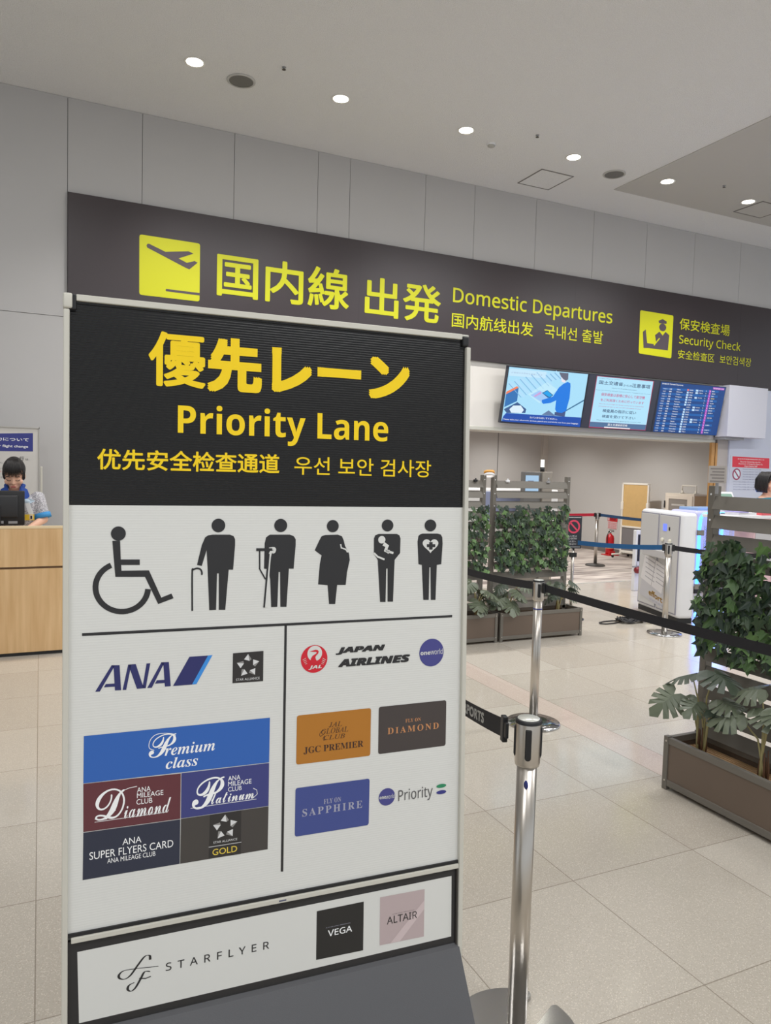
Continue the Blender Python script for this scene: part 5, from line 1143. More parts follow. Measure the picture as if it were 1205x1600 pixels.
# ================================================================== PASSAGE AND CHECKPOINT THINGS
# white gate kiosk
ga = math.atan2(.89, .26)        # direction of its long side
t = thing('gate_kiosk', 'white rounded gate kiosk with twin doors and papers stuck on it', 'kiosk', (6.41, 6.03, 0), ga)
# local x runs along the long side (away), local -y... the photographed side faces local +y
f = MB(); f.box((0, -.20, .05), (.93, -.001, 1.235), WHITEP, .045, seg=5); f.build('body', t)
f = MB(); f.box((.02, -.19, 0), (.91, -.015, .06), BLACKP); f.build('plinth', t)
DOORM = mat('kiosk_door', (206, 204, 202), .45); RIMM = mat('kiosk_rim', (150, 148, 160), .5)
for x0, x1 in ((.03, .455), (.475, .90)):
    f = MB(); f.box((x0, -.004, .09), (x1, .006, 1.20), RIMM, .004); f.box((x0+.014, .002, .104), (x1-.014, .010, 1.186), DOORM, .004); f.build('door', t)
f = MB(); f.box((.285, .010, 1.01), (.36, .016, 1.09), mat('blue_light', (110, 130, 255), .4, emit=1.3), .006); f.build('indicator_light', t)
f = MB(); f.box((.215, .010, 1.02), (.24, .014, 1.06), BLACKP, .002); f.build('card_slot', t)
for x, z in ((.20, .90), (.36, .905)):
    f = MB(); f.ball((x, .018, z), .026, mat('knob_cream', (226, 222, 206), .35), (1, .7, 1)); f.build('knob', t)
f = MB(); f.box((.15, .012, .70), (.66, .10, .79), mat('tray_clear', (196, 194, 194), .2), .01); f.build('tray', t)
PAP = mat('paper_sheet', (226, 222, 222), .7); LNM = mat('paper_line', (172, 168, 172), .7)
t2 = thing('notice_sheet', 'tilted printed sheets in a clear sleeve taped to the gate kiosk', 'notice', (6.41, 6.03, 0), ga)
f = MB()
def tilt(a, b, c, d): return [Vector((a[0], .0125, a[1])), Vector((b[0], .0125, b[1])), Vector((c[0], .0125, c[1])), Vector((d[0], .0125, d[1]))]
f.slab(tilt((.74, .70), (.24, .60), (.33, .28), (.83, .40)), (0, .002, 0), PAP); sh = f.build('sheet', t2)
f = MB()
for k in range(5): f.slab([p+Vector((0, .0022, 0)) for p in tilt((.72, .66-.055*k), (.50, .615-.055*k), (.502, .605-.055*k), (.722, .65-.055*k))], (0, .0006, 0), LNM); f.slab([p+Vector((0, .0022, 0)) for p in tilt((.46, .61-.05*k), (.29, .575-.05*k), (.292, .566-.05*k), (.462, .60-.05*k))], (0, .0006, 0), LNM)
f.slab([p+Vector((0, .0022, 0)) for p in tilt((.495, .645), (.487, .643), (.562, .335), (.57, .337))], (0, .0006, 0), LNM)
f.build('printed_lines', sh)
t2 = thing('notice_poster', 'clear poster with orange lettering low on the gate kiosk', 'notice', (6.41, 6.03, 0), ga)
f = MB(); f.slab(tilt((.80, .40), (.20, .275), (.22, .10), (.84, .20)), (0, .0015, 0), mat('poster_clear', (196, 194, 198), .3)); sh = f.build('sheet', t2)
mat('print_amber', (206, 160, 60), .5); 
f = MB(); put_text(f, lambda u, v, l: Vector((.62-.32*u, .0146, .225+.07*v-.05*u)), pm('amber'), 'effort', (0, 0, 1, 1), 'box', .03, 1, 0); put_text(f, lambda u, v, l: Vector((.60-.33*u, .0146, .17+.025*v-.04*u)), pm('greyink'), '保安検査場', (0, 0, 1, 1), 'box', .0, 1, 0); f.build('lettering', sh, recalc=False)
for z in (1.02, .42):
    f = MB(); f.box((-.012, -.27, z-.03), (.012, -.19, z+.03), mat('hinge_metal', (140, 136, 130), .35, .6), .004); f.build('hinge', t)
f = MB(); f.box((-.008, -.62, .10), (.0, -.27, 1.1), mat('acrylic', (214, 222, 240), .05, trans=1.0, alpha=.25)); tag(f.build('swing_panel', t), 'clear acrylic swing panel')
# blue lit body scanner
t = thing('body_scanner', 'pale scanner gate glowing with blue light strips behind the right trellis', 'scanner', (8.3, 7.55, 0))
BL = mat('scanner_body', (205, 205, 240), .4); LED = mat('blue_led', (40, 120, 255), .4, emit=12.0)  # lavender body colour takes in the blue light of the strips
f = MB(); f.box((0, 0, 0), (.95, .5, 1.16), BL, .05, seg=4); f.build('body', t)
f = MB(); pth = [(.06, -.012, .08), (.06, -.012, .95), (.075, -.012, 1.06), (.13, -.012, 1.115), (.25, -.012, 1.125), (.9, -.012, 1.125)]; f.tube(pth, .018, LED, 10); f.build('light_strip', t)
f = MB(); f.tube([(.50, -.012, .1), (.50, -.012, 1.05)], .014, LED, 10); f.build('light_strip', t)
f = MB(); f.tube([(-.012, .25, .08), (-.012, .25, 1.0)], .014, LED, 10); f.build('light_strip', t)
f = MB(); f.box((.2, -.006, .55), (.42, .002, .92), mat('scanner_window', (90, 92, 150), .2), .004); f.build('window', t)
f = MB(); f.box((.02, -.02, -.0), (.93, .52, .10), BLACKP, .004); f.build('plinth', t)
f = MB(); f.box((.1, .08, 1.155), (.75, .42, 1.2), mat('scanner_top', (150, 180, 220), .4), .01); f.build('top_cover', t)
L_ = area('scanner_glow', (8.55, 7.42, .7), .5, .9, 9, (-PI/2, 0, 0), (.15, .35, 1.0)); 
# inspection counter right
t = thing('inspection_counter', 'white inspection counter behind the slats of the right trellis', 'counter', (7.0, 5.95, 0))
f = MB(); f.box((0, 0, 1.17), (2.6, .34, 1.21), WHITEP, .006); f.build('counter_top', t)
f = MB(); f.box((.5, .03, 0), (2.55, .30, 1.17), mat('counter_pink', (224, 190, 194), .5), .004); f.build('front_panel', t)
f = MB(); f.box((.52, .02, .6), (.95, .031, 1.1), mat('counter_grey', (190, 188, 190), .5)); f.box((1.2, .02, .5), (1.23, .031, 1.15), GREYP); f.box((1.6, .02, .5), (1.63, .031, 1.15), GREYP); f.build('trim', t)
t = thing('tray', 'shallow red plastic tray on the inspection counter', 'tray', (7.82, 6.03, 1.21)); RED = mat('red_plastic', (226, 96, 104), .4)
f = MB(); f.box((-.22, -.06, 0), (.3, .2, .012), RED, .003); f.build('tray_base', t)
f = MB(); f.box((-.23, -.07, .0), (.31, -.055, .05), RED, .004); f.box((-.23, .2, 0), (.31, .215, .05), RED, .004); f.box((-.235, -.07, 0), (-.22, .215, .05), RED, .004); f.box((.3, -.07, 0), (.315, .215, .05), RED, .004); f.build('rim', t)
t = thing('paper_stack', 'white paper stack on the inspection counter, seen through the slats', 'papers', (7.35, 6.05, 1.21)); f = MB(); f.box((-.12, -.08, 0), (.16, .12, .035), mat('white_paper', (230, 228, 232), .7)); f.build('sheets', t)
f = MB(); f.box((-.13, -.09, .0351), (.02, .13, .042), mat('lilac_folder', (170, 160, 226), .5)); f.build('folder', t)
t = thing('tablet', 'white tablet device with pale green screen above the right trellis', 'tablet', (6.6, 5.5, 1.21))
t.location = (7.36, 6.20, 1.21)
M = Matrix.Rotation(math.radians(-28), 4, 'X'); f = MB(); f.box((-.16, -.012, .04), (.16, .012, .29), WHITEP, .012, M, seg=3); f.build('casing', t)
f = MB(); f.box((-.125, -.0135, .07), (.125, -.012, .26), mat('tablet_screen', (176, 220, 196), .3, emit=.6), 0, M); f.build('screen', t)
f = MB(); f.tube([(0, .0, 0), (0, .0, .1)], .02, GREYP); f.box((-.09, -.07, 0), (.09, .07, .012), GREYP, .004); f.build('stand', t)
# poster behind
t = thing('safety_poster', 'white poster with red header and prohibition ring on the partition wall', 'poster')
f = MB(); f.box((10.25, 8.693, 1.02), (11.19, 8.6995, 1.992), mat('poster_white', (212, 216, 230), .5)); po = f.build('sheet', t)
f = MB(); draw(f, PRINT['P_print'], lambda u, v, l: Vector((u, 8.693-.0008*l, v))); f.build('printed_notice', po, recalc=False)
# passage furniture
t = thing('no_entry_sign', 'small black sign board with red prohibition ring on a pole stand', 'sign', (5.35, 6.60, 0), math.radians(-12))
t.location = (5.40, 6.62, 0)
f = MB(); f.box((-.10, -.012, .80), (.10, .012, 1.165), mat('sign_black', (44, 46, 54), .35), .003); bd = f.build('board', t)
f = MB()
mat('print_ring', (224, 70, 100), .4)
def ringpts(cx, cz, r0, r1, n=40): return [(cx+r*math.cos(2*PI*k/n), cz+r*math.sin(2*PI*k/n)) for r in (r0, r1) for k in range(n)]
RP = ringpts(0.0, 1.045, .056, .076); 
for k in range(40):
    a, b = RP[k], RP[(k+1) % 40]; c, d = RP[40+(k+1) % 40], RP[40+k]; f.face([Vector((p[0], -.0135, p[1])) for p in (a, b, c, d)], pm('ring'))
f.face([Vector((x, -.0135, z)) for x, z in ((-.052, 1.085), (-.04, 1.097), (.052, 1.005), (.04, .993))], pm('ring'))
for k, (s, w) in enumerate((('進入禁止', .12), ('NO ENTRY', .12), ('禁止进入', .11), ('진입금지', .11))):
    put_text(f, lambda u, v, l: Vector((u, -.0135, v)), pm('silver'), s, (-.075, .93-.030*k, -.075+w, .95-.030*k), 'box', .0, 1, 0)
f.build('prohibition_print', bd, recalc=False)
f = MB(); f.box((-.085, -.0135, .815), (.085, -.012, .82), pm('silver')); f.box((-.085, -.0135, 1.145), (.085, -.012, 1.15), pm('silver')); f.build('trim_line', bd)
f = MB(); f.cyl((.02, .02, .012), (.02, .02, .80), .017, STEEL); f.build('pole', t); f = MB(); f.box((-.02, .0, .70), (.06, .04, .75), BLACKP, .004); f.build('clamp', t)
f = MB(); f.lathe([(.0005, 0), (.15, 0), (.15, .008), (.02, .016), (.0005, .016)], BLACKP, c=(.02, .02, 0)); f.build('base', t)
# fire extinguisher with stand
t = thing('fire_extinguisher', 'red fire extinguisher standing by the passage wall under its red notice', 'fire extinguisher', (10.42, 11.62, 0.003)); FR = mat('extinguisher_red', (196, 26, 34), .3)
f = MB(); f.lathe([(.0005, .02), (.075, .02), (.082, .03), (.082, .34), (.07, .39), (.03, .425), (.022, .44), (.0005, .44)], FR); bo = f.build('cylinder', t)
f = MB(); f.lathe([(.0835, .14), (.0835, .24)], mat('extinguisher_label', (226, 190, 120), .5)); f.build('label_band', bo)
f = MB(); f.cyl((0, 0, .44), (0, 0, .475), .022, STEEL2); f.box((-.012, -.1, .475), (.012, .03, .487), BLACKP, .003); f.box((-.012, -.1, .50), (.012, .03, .512), BLACKP, .003); f.build('valve_handle', t)
f = MB(); f.tube([(0, 0, .46), (-.06, -.02, .48), (-.105, -.03, .40), (-.1, -.03, .22), (-.095, -.03, .16)], .009, BLACKP); f.build('hose', t)
f = MB(); f.box((-.13, -.14, 0), (.13, .1, .02), FR, .004); f.box((-.13, -.14, .02), (.02, -.12, .09), FR, .004); f.build('tray_stand', t)
t = thing('extinguisher_notice', 'red and white extinguisher notice on the passage wall', 'notice'); PXW = PX1-.004
f = MB(); f.box((PXW-.003, 11.80, .50), (PXW+.003, 12.07, .755), mat('notice_white', (222, 190, 190), .5)); b_ = f.build('plate', t)
f = MB(); f.box((PXW-.0045, 11.79, .655), (PXW-.003, 12.08, .765), FR); put_text(f, lambda u, v, l: Vector((PXW-.005, 12.0-u, v)), pm('paper'), '消火器', (0, .68, .17, .735), 'box', .01, 1, 0); f.box((PXW-.0048, 12.03, .67), (PXW-.0045, 12.055, .75), pm('paper'))
for k in range(4): put_text(f, lambda u, v, l: Vector((PXW-.005, 12.06-u, v)), pm('red'), '使用方法安全栓を抜', (0, .51+.034*k, .25, .532+.034*k), 'box', .0, 1, 0)
f.build('lettering', b_, recalc=False)
# whiteboard on wheels, tan side towards us
t = thing('notice_board', 'tan notice board in a white frame on castors, standing along the passage wall', 'notice board', (10.43, 10.98, 0), math.radians(-84))
WF = mat('white_frame', (232, 226, 214), .4)
f = MB(); f.box((-.29, -.012, .62), (.29, .012, 1.45), mat('tan_board', (206, 170, 112), .6, noise_amt=(14, .08))); f.build('board', t)
f = MB(); f.box((-.32, -.02, 1.44), (.32, .02, 1.475), WF, .004); f.box((-.32, -.02, .60), (.32, .02, .635), WF, .004); f.box((-.32, -.02, .10), (.32, .02, .15), WF, .004); f.build('cross_rail', t)
for s in (-1, 1):
    f = MB(); f.box((s*.305-.018, -.02, .08), (s*.305+.018, .02, 1.475), WF, .004); f.box((s*.305-.03, -.026, .95), (s*.305+.03, .026, 1.1), WF, .004); f.build('frame_post', t)
    f = MB(); f.box((s*.305-.018, -.24, .055), (s*.305+.018, .24, .085), WF, .004); f.build('foot', t)
    for y in (-.22, .22):
        f = MB(); f.cyl((s*.305-.01, y, .031), (s*.305+.01, y, .031), .027, BLACKP, n=16); f.build('castor', t)
f = MB(); f.box((-.29, -.008, .15), (.29, .008, .60), mat('grey_backing', (120, 116, 116), .6)); f.build('lower_sheet', t)
# tool cart / sensor on a post by the gate kiosk
t = thing('sensor_post', 'white post with a black strip and red knob left of the gate kiosk', 'post', (7.66, 7.99, 0))
f = MB(); f.box((-.05, -.03, .0), (.05, .03, .86), WHITEP, .006); f.build('post', t)
f = MB(); f.box((-.018, -.036, .42), (.03, -.029, .80), BLACKP, .003); f.build('strip', t)
f = MB(); f.cyl((-.02, -.03, .33), (-.02, -.03, .42), .006, GREYP); f.ball((-.03, -.06, .30), .05, mat('knob_red', (128, 30, 40), .35)); f.box((-.12, -.07, .34), (0, -.05, .36), GREYP); f.build('knob', t)
# cabinet with glass door, its back against the passage wall
t = thing('glass_cabinet', 'cream steel cabinet with a small glass door behind the gate kiosk', 'cabinet', (10.33, 10.13, .003), -PI/2)
f = MB(); CR = mat('cabinet_cream', (226, 214, 198), .45); SIDE = mat('cabinet_side', (196, 164, 128), .5)
f.box((.0, .0, .0), (.66, .40, 1.32), CR, .006); b0 = f.build('carcass', t)
f = MB(); f.box((.655, .015, .02), (.664, .39, 1.29), SIDE, .002); f.build('side_panel', t)
f = MB()
for a in (((.03, -.014, .05), (.10, .0, 1.28)), ((.52, -.014, .05), (.63, .0, 1.28)), ((.10, -.014, 1.22), (.52, .0, 1.28)), ((.10, -.014, .05), (.52, .0, .13))): f.box(a[0], a[1], CR, .003)
dr = f.build('door', t)
f = MB(); f.box((.10, -.006, .13), (.52, -.002, 1.22), mat('cabinet_glass', (146, 138, 130), .12)); f.build('glass', dr)
f = MB(); f.box((.0, -.03, 1.05), (.02, -.012, 1.18), BLACKP, .003); f.build('handle', dr)
for z in (.98, 1.10):
    f = MB(); f.box((.16, -.0075, z), (.46, -.0062, z+.03), mat('shelf_glint', (196, 190, 182), .4)); f.build('shelf_edge_glint', dr)  # pale strips over the door glass, painted as glints on shelf edges
t = thing('rail_stand', 'small white tubular rail standing on top of the cream cabinet', 'stand', (10.47, 9.72, 1.323), -PI/2)
f = MB(); f.tube([(-.16, 0, .0), (-.16, 0, .135), (-.15, 0, .145), (.15, 0, .145), (.16, 0, .135), (.16, 0, 0)], .011, WF); f.build('rail', t)
for s in (-1, 1):
    f = MB(); f.box((s*.16-.02, -.06, 0), (s*.16+.02, .06, .012), WF, .003); f.box((s*.15-.018, -.012, .012), (s*.15+.018, .012, .055), WF, .003); f.build('foot', t)
# cable heap and power strip
t = thing('cable_coil', 'heap of coiled black cable on the floor near the gate kiosk', 'cable', (5.98, 6.28, 0)); CAB = mat('cable_black', (44, 42, 44), .5); rg = random.Random(3); f = MB(); pts = []
for k in range(150):
    a = k*.34; r = .115+.045*math.sin(k*.7)+rg.uniform(-.012, .012); pts.append(Vector((r*math.cos(a)*1.15, r*math.sin(a)*.8, .012+.06*rg.random()*(1-abs(k-75)/120))))
sm = []
for a, b in zip(pts, pts[1:]): sm += [a, a.lerp(b, .5)]
f.tube(sm, .0075, CAB, 6); f.build('coil', t)
f = MB(); lp_ = [(-.12, .05, .012), (-.2, .08, .009), (-.30, .08, .008), (-.40, .05, .008), (-.43, .0, .008), (-.38, -.03, .008), (-.27, -.03, .008), (-.16, .0, .009), (-.08, .06, .04)]; f.tube([Vector(p) for p in [(q[0], q[1], q[2]) for q in lp_]], .0075, CAB, 6); f.build('loose_loop', t)
t = thing('power_strip', 'small cream power strip beside the cable heap', 'power strip', (6.17, 6.17, 0), .5); f = MB(); f.box((-.085, -.03, 0), (.085, .03, .04), mat('cream_plastic', (216, 210, 192), .45), .008, seg=3); f.build('body', t)
f = MB()
for k in range(3): f.box((-.07+.05*k, -.018, .0405), (-.04+.05*k, .018, .048), mat('plug_dark', (90, 86, 80), .5), .003)
f.build('plug', t)
# x-ray style inspection machine and its console behind the far trellis
t = thing('inspection_machine', 'long white inspection machine seen through the slats of the far trellis', 'machine', (4.3, 7.35, 0))
f = MB(); f.box((-.3, 0, .85), (1.45, .5, 1.43), mat('machine_white', (226, 222, 218), .4), .02, seg=3); f.build('housing', t)
f = MB(); f.box((.35, -.01, 1.05), (.9, .002, 1.40), mat('machine_window', (150, 156, 186), .3), .004); f.build('window', t)
f = MB(); f.box((-.25, -.006, 1.18), (.05, .002, 1.36), mat('machine_peach', (224, 190, 168), .5)); f.build('side_panel', t)
for x in (-.25, 1.38):
    for y in (.03, .44):
        f = MB(); f.cyl((x, y, 0), (x, y, .86), .025, STEEL, n=14); f.build('leg', t)
t = thing('console', 'grey box console with a lit screen and lamp above the far trellis', 'console', (5.02, 7.0, 0))
f = MB(); CG = mat('console_grey', (150, 142, 132), .5); f.box((0, .05, 1.2), (.235, .12, 1.64), mat('console_dark', (110, 108, 106), .5), .006); mo = f.build('monitor_casing', t)
f = MB(); f.box((.02, .046, 1.42), (.2, .05, 1.6), mat('console_screen', (172, 206, 236), .3, emit=.9)); mat('print_console', (110, 120, 150), .5)
for k in range(3): f.box((.05, .0445, 1.53-.03*k), (.13+.02*k, .046, 1.54-.03*k), pm('console'))
f.build('screen', mo)
f = MB(); f.box((.24, .02, .0), (.375, .2, 1.645), CG, .006); f.build('tower', t)
f = MB(); f.box((0, .06, 0), (.235, .18, 1.2), CG, .004); f.build('stand', t)
f = MB(); f.cyl((.285, .1, 1.645), (.285, .1, 1.70), .026, BLACKP, n=16); f.cyl((.285, .1, 1.70), (.285, .1, 1.785), .021, mat('lamp_white', (255, 250, 235), .4, emit=2.2), n=16); f.build('signal_lamp', t)
# paper on the left jamb of the passage
t = thing('wall_notice', 'narrow white paper notice at the left edge of the passage, beside the sign frame', 'notice'); f = MB(); f.box((5.125, WY-.008, 1.58), (5.28, WY-.0012, 1.94), mat('notice_paper', (226, 222, 216), .6)); f.build('sheet', t)
# ================================================================== RECEPTION
def wood_mat():
    m = mat('maple_veneer', (214, 176, 128), .42); nt, b = nodes(m); N = nt.nodes; L = nt.links
    tc = N.new('ShaderNodeTexCoord'); mp = N.new('ShaderNodeMapping'); mp.inputs['Scale'].default_value = (9, 9, .7); L.new(tc.outputs['Object'], mp.inputs[0])
    nz = N.new('ShaderNodeTexNoise'); nz.inputs['Scale'].default_value = 2.4; nz.inputs['Detail'].default_value = 6; L.new(mp.outputs[0], nz.inputs['Vector'])
    r = N.new('ShaderNodeValToRGB'); e = r.color_ramp.elements; e[0].position = .3; e[0].color = srgb((206, 166, 116)); e[1].position = .7; e[1].color = srgb((224, 188, 140)); L.new(nz.outputs['Fac'], r.inputs[0]); L.new(r.outputs[0], b.inputs['Base Color']); return m
WOOD = wood_mat()
t = thing('reception_counter', 'light maple reception counter at the left with a dark horizontal groove', 'counter', (0, 6.77, 0))
f = MB(); f.box((-1.6, 0, .745), (.21, .03, 1.06), WOOD); f.build('upper_panel', t)
f = MB(); f.box((-1.6, 0, .03), (.21, .03, .727), WOOD); f.build('lower_panel', t)
f = MB(); f.box((-1.6, .006, .70), (.21, .03, .76), mat('groove_brown', (96, 68, 40), .6)); f.build('groove', t)
f = MB(); f.box((-1.59, .012, 0), (.2, .5, .035), BLACKP); f.build('kick_plate', t)
f = MB(); f.box((.19, .03, .03), (.21, .5, .92), WOOD); f.box((-1.6, .03, .03), (-1.58, .5, .92), WOOD); f.build('end_panel', t)
f = MB(); f.box((-1.61, -.004, 1.06), (.215, .034, 1.082), mat('counter_edge', (232, 208, 168), .4), .003); f.build('top_edge', t)
f = MB(); f.box((-1.6, .03, .92), (.21, .52, .945), mat('desk_cream', (220, 204, 176), .5), .003); f.build('desk_top', t)
t = thing('computer_monitor', 'black computer monitor seen from behind on the reception counter', 'monitor', (-.33, 7.0, .945))
f = MB(); f.box((-.21, -.0, .125), (.21, .03, .418), BLACKP, .008, seg=3); f.box((-.19, -.018, .19), (.16, .002, .38), mat('monitor_back', (40, 40, 42), .4), .012, seg=3); f.build('housing', t)
f = MB(); f.box((-.03, -.03, .0), (.03, .02, .30), BLACKP, .004); f.build('neck', t)
f = MB(); f.lathe([(.0005, 0), (.1, 0), (.1, .008), (.0005, .014)], BLACKP); f.build('base', t)
f = MB(); f.box((.085, -.002, .14), (.155, .0, .16), GREYP); f.box((-.02, -.002, .14), (.05, .0, .163), GREYP); f.build('sticker', t)
t = thing('notice_easel', 'white notice board on an easel with a dark blue heading behind the staff', 'notice board')
f = MB(); f.box((-.90, 8.2, .95), (-.011, 8.215, 1.938), mat('easel_white', (206, 202, 196), .45)); bd = f.build('board', t)
f = MB(); fm = mat('easel_frame', (176, 172, 166), .4, .4)
for a, b in (((-.905, 8.192, 1.930), (-.006, 8.22, 1.945)), ((-.905, 8.192, .94), (-.006, 8.22, .955)), ((-.016, 8.192, .94), (-.006, 8.22, 1.945)), ((-.905, 8.192, .94), (-.895, 8.22, 1.945))): f.box(a, b, fm, .002)
f.build('frame', t)
f = MB(); draw(f, PRINT['E_print'], lambda u, v, l: Vector((u, 8.2-.001*l, v))); f.build('printed_notice', bd, recalc=False)
for x in (.0, -.92):
    f = MB(); f.box((x, 8.205, 0), (x+.02, 8.24, 1.557), mat('easel_leg', (206, 202, 190), .5), .003); f.build('leg', t)
f = MB(); f.box((-.92, 8.22, .4), (.02, 8.24, .43), fm); f.build('cross_bar', t)

# ================================================================== PEOPLE
SKIN = mat('skin', (226, 178, 152), .5); HAIR = mat('black_hair', (26, 22, 22), .5); LIP = mat('lips', (176, 92, 88), .45); EYE = mat('eye_dark', (34, 26, 24), .3); EYEW = mat('eye_white', (226, 220, 214), .3)
def fuse(mb, name, parent, voxel=.010, smooth=6):
    """join overlapping masses into one continuous skin"""
    o = mb.build(name, parent)
    r = o.modifiers.new('r', 'REMESH'); r.mode = 'VOXEL'; r.voxel_size = voxel
    s = o.modifiers.new('s', 'SMOOTH'); s.iterations = smooth; s.factor = .5
    bpy.context.view_layer.update()
    dg = bpy.context.evaluated_depsgraph_get(); me = bpy.data.meshes.new_from_object(o.evaluated_get(dg)); o.modifiers.clear()
    old = o.data; o.data = me; bpy.data.meshes.remove(old); me.name = name
    for p in me.polygons: p.use_smooth = True
    if not me.materials: 
        for m in mb.ms: me.materials.append(m)
    return o
def limb(mb, pts, m, n=16):
    """tapered limb through (point, radius) joints"""
    for (p, r), (q, s) in zip(pts, pts[1:]):
        mb.cyl(p, q, r, m, r2=s, n=n); mb.ball(q, s, m, seg=n)
    mb.ball(pts[0][0], pts[0][1], m, seg=n)
def loft(mb, secs, m, n=28):
    """torso: (z, half width, half depth, y offset)"""
    rings = []; i = mb.mi(m)
    for z, a, b, y in secs: rings.append([mb.bm.verts.new((a*math.copysign(abs(math.cos(2*PI*k/n))**.85, math.cos(2*PI*k/n)), y+b*math.copysign(abs(math.sin(2*PI*k/n))**.85, math.sin(2*PI*k/n)), z)) for k in range(n)])
    for r, q in zip(rings, rings[1:]):
        for k in range(n):
            f_ = mb.bm.faces.new((r[k], r[(k+1) % n], q[(k+1) % n], q[k])); f_.material_index = i; f_.smooth = True
    mb.bm.faces.new(list(reversed(rings[0]))).material_index = i; mb.bm.faces.new(rings[-1]).material_index = i
def hand(mb, c, d, nrm, m, s=1.0, curl=.5, thumb=1):
    """palm and five bent fingers; d = finger direction, nrm = back of the hand"""
    c = Vector(c); d = Vector(d).normalized(); nrm = Vector(nrm); nrm = (nrm-d*nrm.dot(d)).normalized(); sd = d.cross(nrm)
    for k in range(4):
        o = (k-1.5)*.0185*s; mb.tube([c+sd*o*.8, c+sd*o+d*.045*s, c+sd*o*1.05+d*.085*s], .0115*s, m, 8)
    for k, ln in enumerate((.066, .078, .072, .055)):
        o = (k-1.5)*.0195*s; p = c+sd*o+d*.08*s; pts = [p]; a = 0
        for j in range(3):
            a += curl*(.5 if j == 0 else .8); p = p+(d*math.cos(a)-nrm*math.sin(a))*ln*s/2.6; pts.append(p)
        mb.tube(pts, .0088*s, m, 8, lambda t_: 1-.25*t_)
    p = c+sd*thumb*.03*s+d*.015*s
    mb.tube([p, p+(sd*thumb*.7+d*.7)*.035*s-nrm*.008*s, p+(sd*thumb*.45+d*.9)*.07*s-nrm*.018*s], .0105*s, m, 8, lambda t_: 1-.25*t_)
def person(name, label, loc, rz, tilt, turn, hair_style, arms, top_fn, H=1.60, headk=1.0):
    """figure facing local -y"""
    t = thing(name, label, 'person', loc, rz)
    k = H/1.60; b = MB()
    # hips, trunk, neck
    loft(b, [(.74*k, .15, .10, 0), (.84*k, .165, .112, .0), (.97*k, .125, .09, 0), (1.10*k, .14, .10, -.005), (1.20*k, .155, .102, -.005), (1.28*k, .165, .085, .0), (1.325*k, .12, .06, .008), (1.36*k, .055, .05, .012)], SKIN)
    for s in (-1, 1): limb(b, [(Vector((s*.085, 0, .80*k)), .082), (Vector((s*.085, -.005, .46*k)), .056), (Vector((s*.085, .012, .27*k)), .050), (Vector((s*.085, .01, .07*k)), .034)], SKIN); b.ball((s*.085, -.045, .04), .045, SKIN, (.85, 2.2, .85))
    hp_ = Vector((0, -.015, 1.425*k)); R = Matrix.Translation(hp_) @ Matrix.Rotation(turn, 4, 'Z') @ Matrix.Rotation(tilt, 4, 'X') @ Matrix.Scale(headk, 4)
    b.cyl((0, .012, 1.32*k), hp_+Vector((0, .01, .0)), .047, SKIN, r2=.05)
    def hb(c, r, sc): b.ball(R @ Vector(c), r, SKIN, sc, 20, R.to_3x3().to_4x4())
    hb((0, .012, .115), .10, (.80, 1.0, 1.05)); hb((0, -.018, .055), .072, (.88, 1.0, 1.02)); hb((0, -.052, .002), .034, (1.1, .9, .75)); hb((0, -.05, .06), .052, (1.08, .8, 1.0))
    hb((0, -.103, .052), .0135, (1.0, 1.1, .8)); hb((0, -.094, .072), .011, (.75, .9, 2.0))
    for s in (-1, 1): hb((s*.079, .012, .065), .022, (.35, .75, 1.3)); hb((s*.014, -.094, .048), .009, (1, 1, .8)); hb((s*.042, -.062, .05), .030, (1, .8, .9)); hb((s*.03, -.082, .103), .016, (1.5, .55, .5))
    hb((0, -.088, .018), .018, (1.15, .7, .6))
    hands = []
    for s, pts, hd, hn in arms:
        limb(b, [(Vector(p)*1, r) for p, r in pts], SKIN)
    body = fuse(b, 'body', t, .0085, 5)
    for s, pts, hd, hn in arms:
        if hd is None: continue
        h_ = MB(); hand(h_, Vector(pts[-1][0])+Vector(hd).normalized()*.012, hd, hn, SKIN, .95, .45, -s); b2 = h_.build('hand', t)
    def place(o): o.matrix_parent_inverse = Matrix.Identity(4); o.matrix_local = R; o.parent = t
    # face details
    f = MB()
    for s in (-1, 1):
        if tilt > .2:   # looking down: lowered lids
            f.tube([(s*.050, -.083, .077), (s*.038, -.0925, .0725), (s*.026, -.0955, .0725), (s*.017, -.095, .076)], .0026, EYE, 6)
        else:
            f.ball((s*.032, -.0835, .080), .0125, EYEW, (1.25, .55, .62)); f.ball((s*.032, -.0895, .080), .0062, EYE, (1, .5, 1)); f.tube([(s*.048, -.083, .083), (s*.034, -.0925, .0885), (s*.018, -.092, .084)], .0022, EYE, 6)
    place(f.build('eyes', t))
    f = MB()
    for s in (-1, 1): f.tube([(s*.052, -.085, .104), (s*.036, -.094, .1095), (s*.018, -.096, .106)], .0030, HAIR, 6)
    place(f.build('eyebrows', t))
    f = MB(); f.ball((0, -.1005, .0225), .0105, LIP, (2.1, .5, .36)); f.ball((0, -.0995, .0165), .0105, LIP, (1.8, .55, .42)); place(f.build('lips', t))
    # hair
    f = MB(); g = bmesh.new(); bmesh.ops.create_uvsphere(g, u_segments=40, v_segments=28, radius=1)
    for v in list(g.verts):
        x, y, z = v.co; wav = 1+.012*math.sin(40*math.atan2(x, y)+6*z)
        v.co = Vector((x*.086*wav, y*.113*wav+.014, z*.113+.118))
    low = -.06 if hair_style == 'bob' else .045
    def cut(c):
        if c.y < -.03+.0*c.z and c.z < (.150 if hair_style != 'bob' else .135)+.10*abs(c.x)*0 and abs(c.x) < (.060 if hair_style == 'tied' else .058): return True
        if c.z < low: return True
        return False
    bmesh.ops.delete(g, geom=[v for v in g.verts if cut(v.co)], context='VERTS')
    f.add(g, HAIR, None, True)
